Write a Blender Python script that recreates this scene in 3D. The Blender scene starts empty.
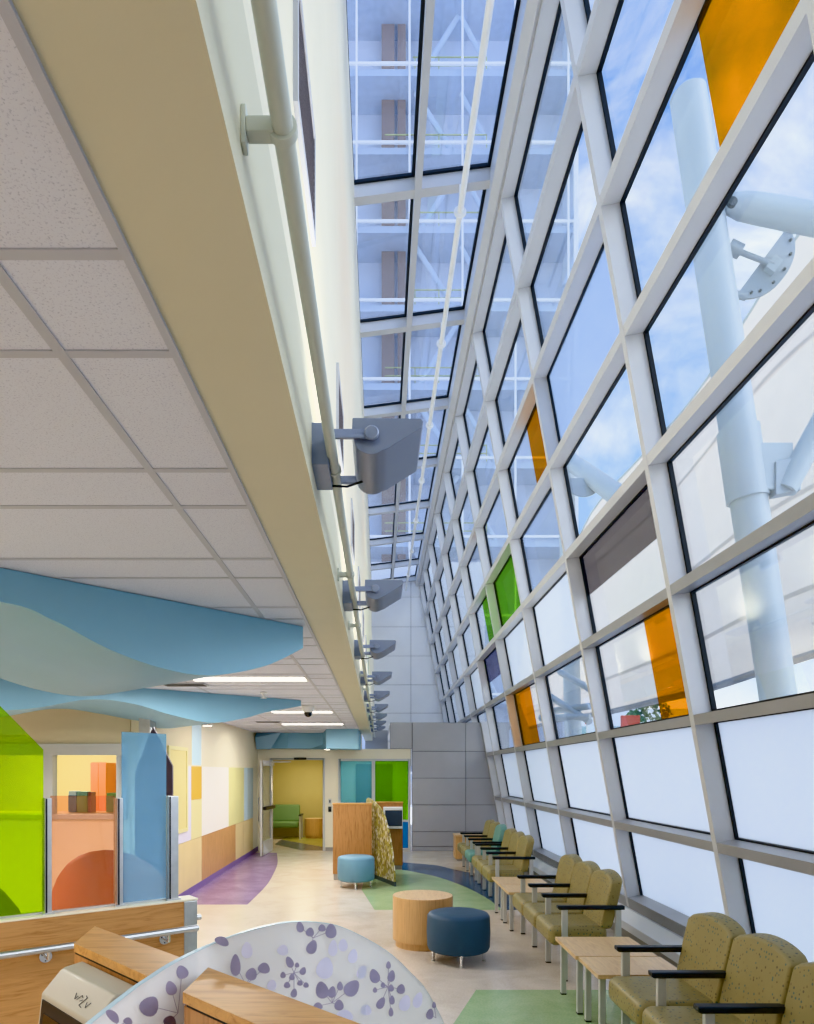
import bpy, bmesh, math, random
from mathutils import Vector, Matrix
random.seed(7)
sc = bpy.context.scene
COL = sc.collection
PI = math.pi
F, CX, CY, EYE = 700.0, 380.0, 772.0, 1.8

def floor_pt(px, py):
    Y = F*EYE/(py-CY); return ((px-CX)*Y/F, Y)
def on_plane(px, py, p0, u):
    """point where the sight line through a photo pixel meets the vertical plane p0 + t*u"""
    a = (px-CX)/F
    t = (a*p0[1]-p0[0])/(u[0]-a*u[1])
    X = p0[0]+t*u[0]; Y = p0[1]+t*u[1]
    return Vector((X, Y, EYE-(py-CY)*Y/F))

# ------------------------------------------------------------------ materials
def newmat(name):
    m = bpy.data.materials.new(name); m.use_nodes = True
    nt = m.node_tree; nt.nodes.clear()
    out = nt.nodes.new('ShaderNodeOutputMaterial')
    return m, nt, out
def L(nt, a, b): nt.links.new(a, b)
def pbsdf(nt, out, col, rough, metal=0.0, spec=0.5):
    b = nt.nodes.new('ShaderNodeBsdfPrincipled')
    b.inputs['Base Color'].default_value = (*col, 1); b.inputs['Roughness'].default_value = rough
    b.inputs['Metallic'].default_value = metal; b.inputs['Specular IOR Level'].default_value = spec
    L(nt, b.outputs[0], out.inputs[0]); return b
def coords(nt, scale=(1,1,1), rot=(0,0,0), kind='Object'):
    t = nt.nodes.new('ShaderNodeTexCoord'); mp = nt.nodes.new('ShaderNodeMapping')
    mp.inputs['Scale'].default_value = scale; mp.inputs['Rotation'].default_value = rot
    L(nt, t.outputs[kind], mp.inputs[0]); return mp.outputs[0]
def noise(nt, vec, scale, detail=3, rough=.5, dist=0):
    n = nt.nodes.new('ShaderNodeTexNoise'); n.inputs['Scale'].default_value = scale
    n.inputs['Detail'].default_value = detail; n.inputs['Roughness'].default_value = rough
    n.inputs['Distortion'].default_value = dist
    L(nt, vec, n.inputs['Vector']); return n.outputs[0]
def ramp(nt, fac, stops):
    r = nt.nodes.new('ShaderNodeValToRGB'); e = r.color_ramp.elements
    while len(e) < len(stops): e.new(.5)
    for k, (p, c) in zip(e, stops): k.position = p; k.color = (*c, 1)
    L(nt, fac, r.inputs[0]); return r.outputs[0]
def bump(nt, b, h, strength, dist=.01):
    bp = nt.nodes.new('ShaderNodeBump'); bp.inputs['Strength'].default_value = strength
    bp.inputs['Distance'].default_value = dist
    L(nt, h, bp.inputs['Height']); L(nt, bp.outputs[0], b.inputs['Normal'])
def mul(c, k): return tuple(min(1, x*k) for x in c)

def plain(name, col, rough=.5, metal=0, var=.05, scale=3, spec=.5, bmp=0):
    m, nt, out = newmat(name); b = pbsdf(nt, out, col, rough, metal, spec)
    v = coords(nt); n = noise(nt, v, scale)
    L(nt, ramp(nt, n, [(.3, mul(col, 1-var)), (.7, mul(col, 1+var))]), b.inputs['Base Color'])
    if bmp: bump(nt, b, noise(nt, v, 180, 2), bmp, .003)
    return m
def wood(name, c1, c2, scale=(1,14,14), rough=.4, s=3.0, rot=0):
    m, nt, out = newmat(name); b = pbsdf(nt, out, c1, rough)
    v = coords(nt, scale, (0,0,rot)); n = noise(nt, v, s, 6, .6, 1.2)
    L(nt, ramp(nt, n, [(.3, c2), (.5, c1), (.72, mul(c1, 1.12))]), b.inputs['Base Color'])
    bump(nt, b, n, .05, .002); return m
def glass(name, tint=(.96,.98,.98), gloss=.09, rough=0.0, haze=0.0, hazecol=(1,1,1)):
    m, nt, out = newmat(name)
    t = nt.nodes.new('ShaderNodeBsdfTransparent'); t.inputs[0].default_value = (*tint, 1)
    g = nt.nodes.new('ShaderNodeBsdfGlossy'); g.inputs['Roughness'].default_value = rough
    fr = nt.nodes.new('ShaderNodeLayerWeight'); fr.inputs[0].default_value = .25
    mm = nt.nodes.new('ShaderNodeMath'); mm.operation = 'MULTIPLY_ADD'
    mm.inputs[1].default_value = .22; mm.inputs[2].default_value = gloss*.3
    L(nt, fr.outputs['Fresnel'], mm.inputs[0])
    x = nt.nodes.new('ShaderNodeMixShader'); L(nt, mm.outputs[0], x.inputs[0])
    base = t.outputs[0]
    if haze:
        d = nt.nodes.new('ShaderNodeBsdfTranslucent'); d.inputs[0].default_value = (*hazecol, 1)
        d2 = nt.nodes.new('ShaderNodeBsdfDiffuse'); d2.inputs[0].default_value = (*hazecol, 1)
        xd = nt.nodes.new('ShaderNodeMixShader'); xd.inputs[0].default_value = .4
        L(nt, d.outputs[0], xd.inputs[1]); L(nt, d2.outputs[0], xd.inputs[2])
        h = nt.nodes.new('ShaderNodeMixShader'); h.inputs[0].default_value = haze
        v = coords(nt); 
        L(nt, t.outputs[0], h.inputs[1]); L(nt, xd.outputs[0], h.inputs[2]); base = h.outputs[0]
    L(nt, base, x.inputs[1]); L(nt, g.outputs[0], x.inputs[2]); L(nt, x.outputs[0], out.inputs[0])
    return m
def emis(name, col, s):
    m, nt, out = newmat(name); e = nt.nodes.new('ShaderNodeEmission')
    e.inputs[0].default_value = (*col, 1); e.inputs[1].default_value = s
    L(nt, e.outputs[0], out.inputs[0]); return m
def translucent(name, col, mix=.5, var=.04, scale=2.0):
    m, nt, out = newmat(name)
    d = nt.nodes.new('ShaderNodeBsdfDiffuse'); t = nt.nodes.new('ShaderNodeBsdfTranslucent')
    c = ramp(nt, noise(nt, coords(nt), scale), [(.3, mul(col, 1-var)), (.7, mul(col, 1+var))])
    L(nt, c, d.inputs[0]); L(nt, c, t.inputs[0])
    x = nt.nodes.new('ShaderNodeMixShader'); x.inputs[0].default_value = mix
    L(nt, d.outputs[0], x.inputs[1]); L(nt, t.outputs[0], x.inputs[2]); L(nt, x.outputs[0], out.inputs[0])
    return m

def s2l(r, g, b, k=.80):
    m_ = .3*r+.55*g+.15*b; r, g, b = [max(0, min(255, m_+(c-m_)*k)) for c in (r, g, b)]
    f = lambda c: (c/255/12.92) if c/255 <= .04045 else ((c/255+.055)/1.055)**2.4
    return (f(r), f(g), f(b))

M = {}
M['cream'] = plain('cream_paint', s2l(236,226,196), .55, var=.015, bmp=.02)
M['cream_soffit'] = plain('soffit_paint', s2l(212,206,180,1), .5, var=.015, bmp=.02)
M['tan_paint'] = plain('tan_paint', s2l(214,198,160), .55, var=.02)
M['yellow_room'] = plain('yellow_room_paint', s2l(226,208,130), .6, var=.02)
M['olive_room'] = plain('olive_yellow_paint', s2l(205,190,120), .6, var=.02)
M['white_frame'] = plain('light_aluminium', s2l(210,210,213,1), .38, .0, var=.02)
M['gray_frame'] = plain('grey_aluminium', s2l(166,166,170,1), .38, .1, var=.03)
M['door_frame'] = plain('door_frame_grey', s2l(196,196,192), .4, var=.02)
M['black'] = plain('black_gasket', (.012,.012,.014), .45, var=.1)
M['black_arm'] = plain('black_urethane', (.02,.023,.028), .38, var=.1)
M['alu'] = plain('satin_aluminium', s2l(205,205,200), .34, .35, var=.05)
M['steel'] = plain('brushed_steel', s2l(205,205,205), .36, .95, var=.06, scale=20)
M['chrome'] = plain('polished_steel', s2l(225,225,225), .12, 1, var=.02)
M['blue_cloud'] = plain('blue_cloud_paint', s2l(128,186,216), .5, var=.02)
M['teal_cloud'] = plain('pale_blue_cloud_paint', s2l(136,184,214), .5, var=.02)
M['tbar'] = plain('ceiling_grid_grey', s2l(190,192,200,1), .5, var=.02)
M['lamp_gray'] = plain('uplight_blue_grey', s2l(132,142,166,1), .35, .15, var=.04)
M['lamp_lens'] = plain('uplight_lens', s2l(225,230,235), .1)
M['pipe'] = plain('pipe_grey_green', s2l(196,200,186), .35, var=.02)
M['pipe_white'] = plain('pipe_white', s2l(250,250,250), .35, var=.02)
M['louver'] = plain('louver_brown', s2l(72,62,68), .5, var=.05)
M['far_panel'] = plain('white_metal_panel', s2l(240,240,242), .4, var=.01)
M['grey_panel'] = plain('silver_metal_panel', s2l(178,178,184), .36, .25, var=.02)
M['joint'] = plain('panel_joint', s2l(118,118,122), .6)
M['oak'] = wood('oak_horizontal', s2l(186,140,90,1), s2l(160,114,66,1), (1.1,1.1,16))
M['oak_v'] = wood('oak_vertical', s2l(180,132,84,1), s2l(150,104,60,1), (16,16,1.2))
M['oak_top'] = wood('oak_counter_top', s2l(200,152,92,1), s2l(172,122,68,1), (1.4,14,14), .4, 2.4, PI/4)
M['maple'] = wood('maple_laminate', s2l(222,188,142,.95), s2l(208,170,124,.95), (10,1.5,10), .35)
M['maple_v'] = wood('maple_drum', s2l(206,164,112,.95), s2l(190,146,94,.95), (22,22,1.0), .4)
M['panel_tan'] = plain('panel_tan', s2l(224,198,136), .5, var=.03)
M['panel_wood'] = wood('panel_wood', s2l(196,148,98,.95), s2l(176,128,80,.95), (14,14,1.0))
M['lavender'] = plain('panel_lavender', s2l(212,206,224), .5, var=.02)
M['gold'] = plain('panel_gold', s2l(226,176,40), .5, var=.02)
M['pale_yellow'] = plain('panel_pale_yellow', s2l(228,216,150), .5, var=.02)
M['panel_white'] = plain('panel_white', s2l(242,236,228), .5, var=.01)
M['panel_lime'] = plain('panel_lime', s2l(218,212,140), .5, var=.02)
M['panel_sky'] = plain('panel_sky', s2l(190,218,232), .5, var=.02)
M['panel_mist'] = plain('panel_mist', s2l(176,200,208), .5, var=.02)
M['purple_base'] = plain('purple_base', s2l(128,100,168), .4, var=.04)
M['base_grey'] = plain('grey_base', s2l(168,160,150), .4)
M['blue_fabric'] = plain('navy_vinyl', s2l(54,86,112), .5, var=.06, bmp=.1)
M['sky_fabric'] = plain('sky_blue_vinyl', s2l(104,154,180), .5, var=.05, bmp=.1)
M['teal_fabric'] = plain('teal_vinyl', s2l(112,164,152), .45, var=.05)
M['green_fabric'] = plain('green_vinyl', s2l(110,150,96), .45, var=.05)
M['orange_fabric'] = plain('rust_vinyl', s2l(200,104,50), .5, var=.05)
M['gunmetal'] = plain('dark_vinyl', s2l(70,84,90), .5)
M['monitor'] = plain('kiosk_beige', s2l(180,170,148), .4, var=.02)
M['monitor_white'] = plain('kiosk_white', s2l(235,236,236), .4, var=.02)
M['screen'] = plain('dark_screen', (.012,.010,.009), .18)
M['screen_blue'] = plain('blue_grey_screen', s2l(70,84,104), .2)
M['logo'] = plain('logo_ink', (.05,.05,.06), .5)
M['petal'] = plain('purple_petal', s2l(158,148,176), .5, var=.12, scale=12)
M['petal_pale'] = plain('pale_petal', s2l(222,218,240), .5, var=.04, scale=12)
M['orange_panel'] = plain('orange_cabinet', s2l(228,120,30), .5)
M['toy_blue'] = plain('blue_plastic', s2l(60,130,190), .5)
M['toy_green'] = plain('green_plastic', s2l(110,170,80), .5)
M['toy_red'] = plain('dark_red_plastic', s2l(150,60,50), .5)
M['dark_tint'] = plain('dark_plum_panel', s2l(96,84,100), .3)
M['camera_white'] = plain('white_plastic', s2l(230,230,226), .4)
M['dome_black'] = plain('smoked_dome', (.02,.02,.022), .08)
M['vent_dark'] = plain('vent_dark', s2l(90,88,84), .6)
M['emit'] = emis('troffer_diffuser', (1,.96,.88), 5)
M['downlight'] = emis('downlight_glow', (1,.92,.75), 12)
M['sill'] = plain('white_heater_cover', s2l(246,248,250,1), .35, var=.01)
M['curb'] = plain('curb_beige', s2l(176,170,158), .5)
M['mast'] = plain('mast_white', s2l(190,202,208), .4, var=.02)
M['mast_plate'] = plain('galvanised_plate', s2l(168,180,190), .4, .3)
M['fabric'] = translucent('canopy_membrane', (.84,.73,.62), .55, .02)
M['fabric_hem'] = plain('canopy_cable_hem', s2l(150,152,156), .5)
M['seam'] = translucent('canopy_seam', (.74,.69,.64), .5)
M['concrete'] = plain('pale_paving', s2l(200,202,206), .7, var=.05, scale=.4)
M['red'] = plain('red_sign', s2l(214,60,40), .5)
M['leaf'] = plain('tree_leaf', s2l(92,128,84), .6, var=.3, scale=5)
M['bark'] = plain('tree_bark', s2l(96,80,64), .8)
M['far_white'] = plain('far_white_paint', s2l(232,236,240), .5)
M['far_glass'] = plain('far_window_glass', s2l(150,180,190), .15)
M['facade'] = plain('facade_blue_glass', s2l(228,228,234,1), .5, 0, var=.06, scale=.25)
M['facade_white'] = plain('facade_mullion_white', s2l(246,248,252), .4)
M['facade_band'] = plain('facade_floor_band', s2l(214,218,226), .4, var=.06)
M['facade_dark'] = plain('facade_dark', s2l(150,166,200), .4, var=.1)
M['yellow_rail'] = plain('yellow_safety_rail', s2l(214,206,120), .5)
M['steel_orange'] = plain('orange_brown_column', s2l(172,146,128,1), .5)
M['brace'] = plain('pale_brace', s2l(224,230,238), .4)
M['glass'] = glass('clear_glass')
M['glass_roof'] = glass('roof_glass', (.95,.97,1.0))
M['frost'] = glass('frosted_film_glass', (.9,.95,1.0), .05, .3, .88, (.86,.90,.94))
M['haze_blue'] = glass('pale_blue_film_glass', (.72,.82,.95), .05, .1, .55, (.66,.76,.9))
M['haze_white'] = glass('white_dot_film_glass', (.94,.97,1), .05, .1, .55, (.9,.94,.96))
M['film_orange'] = glass('orange_film', (.96,.56,.04), .04)
M['film_green'] = glass('green_film', (.52,.80,.22), .04)
M['film_grey'] = glass('grey_film', (.52,.49,.49), .04)
M['film_violet'] = glass('violet_grey_film', (.60,.56,.63), .04)
M['film_blue'] = glass('blue_film', (.10,.35,.75), .04)
M['scr_green'] = glass('lime_screen_glass', (.66,.86,.10), .05, .02, .14, (.46,.76,.02))
M['scr_orange'] = glass('orange_screen_glass', (.97,.75,.64), .05, .02, .10, (.92,.58,.40))
M['scr_blue'] = glass('blue_screen_glass', (.62,.83,.96), .07, .02, .32, (.46,.74,1.0))
M['scr_edge'] = plain('aqua_glass_edge', s2l(190,214,222), .2)
M['frost_panel'] = glass('frosted_divider', (.92,.94,.96), .05, .2, .72, (.94,.95,.98))
M['win_teal'] = glass('teal_window_glass', (.55,.82,.88), .05, 0, .3, (.3,.68,.78))
M['win_green'] = glass('green_window_glass', (.45,.74,.02), .05, 0, .3, (.22,.58,.0))
M['win_blue'] = glass('blue_window_glass', (.1,.5,.85), .05, 0, .4, (.06,.42,.8))

# ceiling tile: fissured
m, nt, out = newmat('acoustic_tile'); b = pbsdf(nt, out, s2l(212,210,208), .8)
v = coords(nt); n = noise(nt, v, 210, 2, .7)
L(nt, ramp(nt, n, [(.30, s2l(188,192,206,1)), (.44, s2l(220,223,234,1))]), b.inputs['Base Color']); bump(nt, b, n, .12, .003)
M['tile'] = m
# floor
def floor_mat(name, col, col2, rough=.22):
    m, nt, out = newmat(name); b = pbsdf(nt, out, col, rough, 0, .5)
    v = coords(nt); n = noise(nt, v, 2.2, 6, .6, .8); n2 = noise(nt, v, 60, 3, .7)
    mx = nt.nodes.new('ShaderNodeMix'); mx.data_type = 'FLOAT'; mx.inputs[0].default_value = .45
    L(nt, n, mx.inputs[2]); L(nt, n2, mx.inputs[3])
    L(nt, ramp(nt, mx.outputs[0], [(.38, col2), (.62, col)]), b.inputs['Base Color']); return m
M['floor'] = floor_mat('cream_linoleum', s2l(226,210,190), s2l(206,188,166))
M['fl_green'] = floor_mat('green_linoleum', s2l(176,200,146), s2l(150,184,124))
M['fl_blue'] = floor_mat('blue_linoleum', s2l(78,110,148), s2l(52,82,120))
M['fl_purple'] = floor_mat('purple_linoleum', s2l(166,134,178), s2l(136,102,152))
M['fl_slate'] = floor_mat('slate_linoleum', s2l(134,140,140), s2l(110,118,120))
M['fl_lime'] = floor_mat('lime_linoleum', s2l(190,186,96), s2l(170,166,80))
# dotted chair vinyl
def dotted(name, base, dots):
    m, nt, out = newmat(name); b = pbsdf(nt, out, base, .42)
    v = coords(nt); vo = nt.nodes.new('ShaderNodeTexVoronoi'); vo.inputs['Scale'].default_value = 40
    vo.inputs['Randomness'].default_value = .75; L(nt, v, vo.inputs['Vector'])
    mask = ramp(nt, vo.outputs['Distance'], [(.24, (1,1,1)), (.31, (0,0,0))])
    hue = ramp(nt, vo.outputs['Color'], [(.3, dots[0]), (.6, dots[1]), (.8, base)])
    mx = nt.nodes.new('ShaderNodeMix'); mx.data_type = 'RGBA'
    L(nt, mask, mx.inputs[0]); mx.inputs[6].default_value = (*base, 1); L(nt, hue, mx.inputs[7])
    n = noise(nt, v, 5, 4); m2 = nt.nodes.new('ShaderNodeMix'); m2.data_type = 'RGBA'; m2.blend_type = 'MULTIPLY'
    m2.inputs[0].default_value = .25; L(nt, mx.outputs[2], m2.inputs[6]); L(nt, n, m2.inputs[7])
    L(nt, m2.outputs[2], b.inputs['Base Color']); return m
M['olive_fabric'] = dotted('olive_dotted_vinyl', s2l(166,150,98,.95), (s2l(96,124,112), s2l(120,96,58)))
# leafy kiosk panel
m, nt, out = newmat('leaf_print_panel'); b = pbsdf(nt, out, (.3,.28,.05), .4)
v = coords(nt, (1,1,.55)); vo = nt.nodes.new('ShaderNodeTexVoronoi'); vo.inputs['Scale'].default_value = 36
L(nt, v, vo.inputs['Vector'])
sep = nt.nodes.new('ShaderNodeSeparateColor'); L(nt, vo.outputs['Color'], sep.inputs[0])
L(nt, ramp(nt, sep.outputs[0], [(.0, s2l(120,108,40)), (.35, s2l(160,146,56)), (.6, s2l(184,172,86)), (.82, s2l(226,220,204)), (.95, s2l(110,92,60))]), b.inputs['Base Color'])
M['leafprint'] = m

# ------------------------------------------------------------------ mesh builder
class MB:
    def __init__(s): s.v = []; s.f = []
    def add(s, vs, fs):
        o = len(s.v); s.v += [tuple(p) for p in vs]; s.f += [tuple(i+o for i in f) for f in fs]; return s
    def box(s, x0, x1, y0, y1, z0, z1):
        vs = [(x, y, z) for z in (z0, z1) for y in (y0, y1) for x in (x0, x1)]
        return s.add(vs, [(0,2,3,1),(4,5,7,6),(0,1,5,4),(2,6,7,3),(0,4,6,2),(1,3,7,5)])
    def hexa(s, a, b):      # two quads (4 pts each), joined
        return s.add(list(a)+list(b), [(3,2,1,0),(4,5,6,7),(0,1,5,4),(1,2,6,5),(2,3,7,6),(3,0,4,7)])
    def prism(s, a, b):     # two n-gons with matching points
        n = len(a)
        return s.add(list(a)+list(b), [tuple(reversed(range(n))), tuple(range(n, 2*n))]+[(i, (i+1) % n, n+(i+1) % n, n+i) for i in range(n)])
    def obox(s, c, u, hu, v, hv, w, hw):
        c, u, v, w = Vector(c), Vector(u).normalized(), Vector(v).normalized(), Vector(w).normalized()
        q = lambda k: [c+u*(a*hu)+v*(b*hv)+w*(k*hw) for a, b in ((-1,-1),(1,-1),(1,1),(-1,1))]
        return s.hexa(q(-1), q(1))
    def tube(s, pts, r, n=16, cap=True):
        pts = [Vector(p) for p in pts]; rings = []
        ref = None
        for i, p in enumerate(pts):
            d = (pts[min(i+1, len(pts)-1)]-pts[max(i-1, 0)]).normalized()
            if ref is None:
                ref = Vector((0,0,1)) if abs(d.z) < .9 else Vector((1,0,0))
            a = d.cross(ref).normalized(); b_ = d.cross(a).normalized()
            rr = r[i] if isinstance(r, (list, tuple)) else r
            rings.append([p+a*math.cos(2*PI*k/n)*rr+b_*math.sin(2*PI*k/n)*rr for k in range(n)])
        o = len(s.v)
        for rg in rings: s.v += [tuple(p) for p in rg]
        for i in range(len(rings)-1):
            for k in range(n):
                s.f.append((o+i*n+k, o+i*n+(k+1) % n, o+(i+1)*n+(k+1) % n, o+(i+1)*n+k))
        if cap:
            s.f.append(tuple(o+k for k in reversed(range(n)))); s.f.append(tuple(o+(len(rings)-1)*n+k for k in range(n)))
        return s
    def lathe(s, prof, c=(0,0,0), n=48):    # prof: (r,z)
        o = len(s.v)
        for r, z in prof:
            for k in range(n): s.v.append((c[0]+r*math.cos(2*PI*k/n), c[1]+r*math.sin(2*PI*k/n), c[2]+z))
        for i in range(len(prof)-1):
            for k in range(n):
                s.f.append((o+i*n+k, o+i*n+(k+1) % n, o+(i+1)*n+(k+1) % n, o+(i+1)*n+k))
        s.f.append(tuple(o+k for k in reversed(range(n)))); s.f.append(tuple(o+(len(prof)-1)*n+k for k in range(n)))
        return s
    def sheet(s, rows):     # grid of points
        o = len(s.v); n = len(rows[0])
        for r in rows: s.v += [tuple(p) for p in r]
        for i in range(len(rows)-1):
            for k in range(n-1): s.f.append((o+i*n+k, o+i*n+k+1, o+(i+1)*n+k+1, o+(i+1)*n+k))
        return s
    def build(s, name, mat, parent=None, loc=None, bevel=0, seg=2, sharp=35):
        me = bpy.data.meshes.new(name); me.from_pydata(s.v, [], s.f)
        bm = bmesh.new(); bm.from_mesh(me)
        bmesh.ops.remove_doubles(bm, verts=bm.verts, dist=1e-6)
        bmesh.ops.recalc_face_normals(bm, faces=bm.faces)
        if bevel:
            es = [e for e in bm.edges if len(e.link_faces) == 2 and e.calc_face_angle(0) > .5]
            bmesh.ops.bevel(bm, geom=es, offset=bevel, segments=seg, profile=.5, affect='EDGES', clamp_overlap=True)
        for f in bm.faces: f.smooth = True
        bm.to_mesh(me); bm.free()
        try: me.set_sharp_from_angle(angle=math.radians(sharp))
        except Exception: pass
        me.materials.append(M[mat] if isinstance(mat, str) else mat)
        o = bpy.data.objects.new(name, me); COL.objects.link(o)
        if bevel:
            wn = o.modifiers.new('weighted_normal', 'WEIGHTED_NORMAL'); wn.keep_sharp = True; wn.weight = 80
        if parent is not None: o.parent = parent
        if loc is not None: o.location = loc
        return o
def box(name, mat, x0, x1, y0, y1, z0, z1, parent=None, bevel=0, seg=2):
    return MB().box(x0, x1, y0, y1, z0, z1).build(name, mat, parent, bevel=bevel, seg=seg)
def rel(o, parent):        # parent keeping world coordinates baked in mesh (parent at loc): shift
    o.parent = parent; o.location = Vector(o.location)-parent.location; return o
def tag(o, label, cat, group=None):
    o['label'] = label; o['category'] = cat
    if group: o['group'] = group
    return o
def thing(name, label, cat, loc=(0,0,0), group=None, rz=0):
    o = bpy.data.objects.new(name, None); o.empty_display_size = .1; COL.objects.link(o)
    o.location = loc; o.rotation_euler = (0,0,rz); return tag(o, label, cat, group)
def setting(o): o['kind'] = 'structure'; return o
def structroot(name, loc=(0,0,0)):
    o = bpy.data.objects.new(name, None); COL.objects.link(o); o.location = loc; return setting(o)
def lab(o, s): o['label'] = s; return o
def copy_tree(o, parent=None):
    c = o.copy(); COL.objects.link(c); c.parent = parent
    for ch in list(o.children): copy_tree(ch, c)
    return c

# ================================================================== THE SETTING
CEIL = EYE+.88; XW = -.21; XL = -2.80; YD = 16.0; ZV = 2.326; YF = 24.0; YO = 8.3
fl = setting(box('floor', 'floor', -8, 3.4, -2.5, YF, -.12, 0))
def inlay(name, mat, pts, label, z=.0015):
    a = [(x, y, z) for x, y in pts]; b_ = [(x, y, .0003) for x, y in pts]
    return lab(MB().prism(b_, a).build(name, mat, fl), label)
def arc(pts, n=8):      # Catmull-Rom through points
    o = []; P = [pts[0]]+list(pts)+[pts[-1]]
    for i in range(1, len(P)-2):
        for k in range(n):
            t = k/n; p0, p1, p2, p3 = [Vector((*q, 0)) for q in P[i-1:i+3]]
            q = .5*((2*p1)+(p2-p0)*t+(2*p0-5*p1+4*p2-p3)*t*t+(3*p1-p0-3*p2+p3)*t**3)
            o.append((q.x, q.y))
    o.append(tuple(pts[-1])); return o
inlay('floor_inlay', 'fl_purple', [(XL+.015, 9.5)]+arc([(-1.80, 9.5), (-1.80, 11.0), (-1.87, 12.2), (-2.02, 13.8), (-2.3, 15.6)])+[(XL+.015, 15.6)], 'purple floor inlay beside the left wall')
inlay('floor_inlay', 'fl_green', [(-.07, 9.13)]+arc([(-.28, 10.7), (-.25, 12.0), (-.1, 13.0)])+arc([(.44, 12.85), (.955, 12.06), (1.31, 11.05), (1.52, 10.0), (1.60, 9.13)]), 'pale green floor inlay in front of the far kiosk')
inlay('floor_inlay', 'fl_blue', arc([(.3, 12.98), (.44, 12.85), (.955, 12.06), (1.31, 11.05), (1.52, 10.0), (1.60, 9.13)])+[(2.6, 9.13)]+arc([(2.6, 10.6), (1.95, 12.0), (1.37, 12.9), (1.08, 13.5), (.48, 13.9), (.3, 13.9)]), 'dark blue floor inlay next to the green one')
inlay('floor_inlay', 'fl_green', [(.793, 5.78), (2.7, 5.78), (2.7, 2.6), (-.1, 2.6), (.30, 4.35)], 'green floor inlay under the front chairs')
inlay('floor_inlay', 'fl_slate', [(-2.62, 18.6), (-1.31, 16.7), (-1.31, 16.05), (-1.78, 16.05), (-2.62, 17.4)], 'slate grey floor inlay in the doorway')
inlay('floor_inlay', 'fl_lime', [(-2.62, 18.62), (-2.62, 19.5), (-1.2, 19.5), (-1.2, 16.62), (-1.31, 16.72)], 'lime floor inlay beyond the door')

# tiled ceiling with raised grid
ce = setting(box('ceiling', 'tile', -8, -.425, -2.5, YD+.3, CEIL, CEIL+.12))
g = MB()
k = 0
while -.669-1.22*k > -8:
    x = -.669-1.22*k; g.box(x-.012, x+.012, -2.5, YD, CEIL-.004, CEIL+.01); k += 1
y = 1.187-.85*4
while y < YD:
    for yy in (y, y+.283):
        if yy < YD: g.box(-8, -.425, yy-.012, yy+.012, CEIL-.0035, CEIL+.01)
    y += .85
g.build('ceiling_grid', 'tbar', ce)
setting(box('trim_1', 'tbar', -.437, -.42, -2.5, YD, CEIL-.008, CEIL+.02))
# soffit beam + clerestory wall
so = structroot('wall_inner')
box('soffit', 'cream_soffit', -.42, XW, -2.5, 19.8, CEIL, CEIL+.3, so)
box('wall_face', 'cream', -.42, XW, -2.5, YF, CEIL+.3, 5.4, so)
box('wall_face', 'cream', -.42, XW-.075, -2.5, YF, 5.4, 8.25, so)
setting(box('trim_2', 'grey_panel', -.42, .22, 19.8, 20.0, ZV, CEIL+.3))
# left corridor wall
wl = structroot('wall_left')
box('wall_face', 'cream', XL-.15, XL, YO, YD+.14, 0, CEIL, wl)
def lw(mat, px0, px1, z0, z1, label, d=.012):
    y0 = -XL*F/(CX-px0); y1 = -XL*F/(CX-px1)
    lab(box('wall_panel', mat, XL-.005, XL+d, y0+.004, y1-.004, z0, z1, wl), label)
ZT, ZM = 1.885, .80
lw('tan_paint', 150, 191.5, ZT+.02, CEIL-.002, 'tan painted upper panel', .006)
lw('panel_sky', 191.5, 201, ZT+.02, CEIL-.002, 'light blue vertical stripe', .007)
lw('lavender', 166.5, 190.5, ZM, ZT, 'lavender wall panel')
lw('gold', 190.5, 201, 1.385, ZT, 'gold wall panel')
lw('pale_yellow', 190.5, 201, ZM, 1.38, 'pale yellow wall panel')
lw('panel_white', 201, 228, ZM, ZT, 'white wall panel')
lw('panel_lime', 228, 243.5, ZM, ZT, 'yellow green wall panel')
lw('panel_sky', 243.5, 247, ZM, ZT, 'narrow light blue wall panel')
lw('panel_mist', 247, 252.5, ZM, ZT, 'grey blue wall panel')
lw('panel_tan', 150, 201, .1, ZM-.008, 'tan lower wall panel')
lw('panel_wood', 201, 235, .1, ZM-.008, 'wood grain lower wall panel')
lw('panel_tan', 235, 243, .1, ZM-.008, 'tan lower wall panel next to the wood one')
lw('panel_tan', 243, 252.5, .1, ZM-.008, 'tan lower wall panel by the door')
setting(box('baseboard_left', 'purple_base', XL, XL+.014, YO, YD-.001, 0, .1))
# small cream framed window in the left wall
w = structroot('window_3')
wy0, wy1, wz0, wz1 = 9.25, 10.05, 1.0, 2.10
fr = MB()
for a in ((wy0-.06, wy1+.06, wz1, wz1+.05), (wy0-.06, wy1+.06, wz0-.05, wz0), (wy0-.06, wy0, wz0, wz1), (wy1, wy1+.06, wz0, wz1)):
    fr.box(XL-.02, XL+.03, *a)
fr.build('window_frame', 'pale_yellow', w)
box('pane', 'yellow_room', XL-.01, XL+.018, wy0, wy1, wz0, wz1, w)
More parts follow.
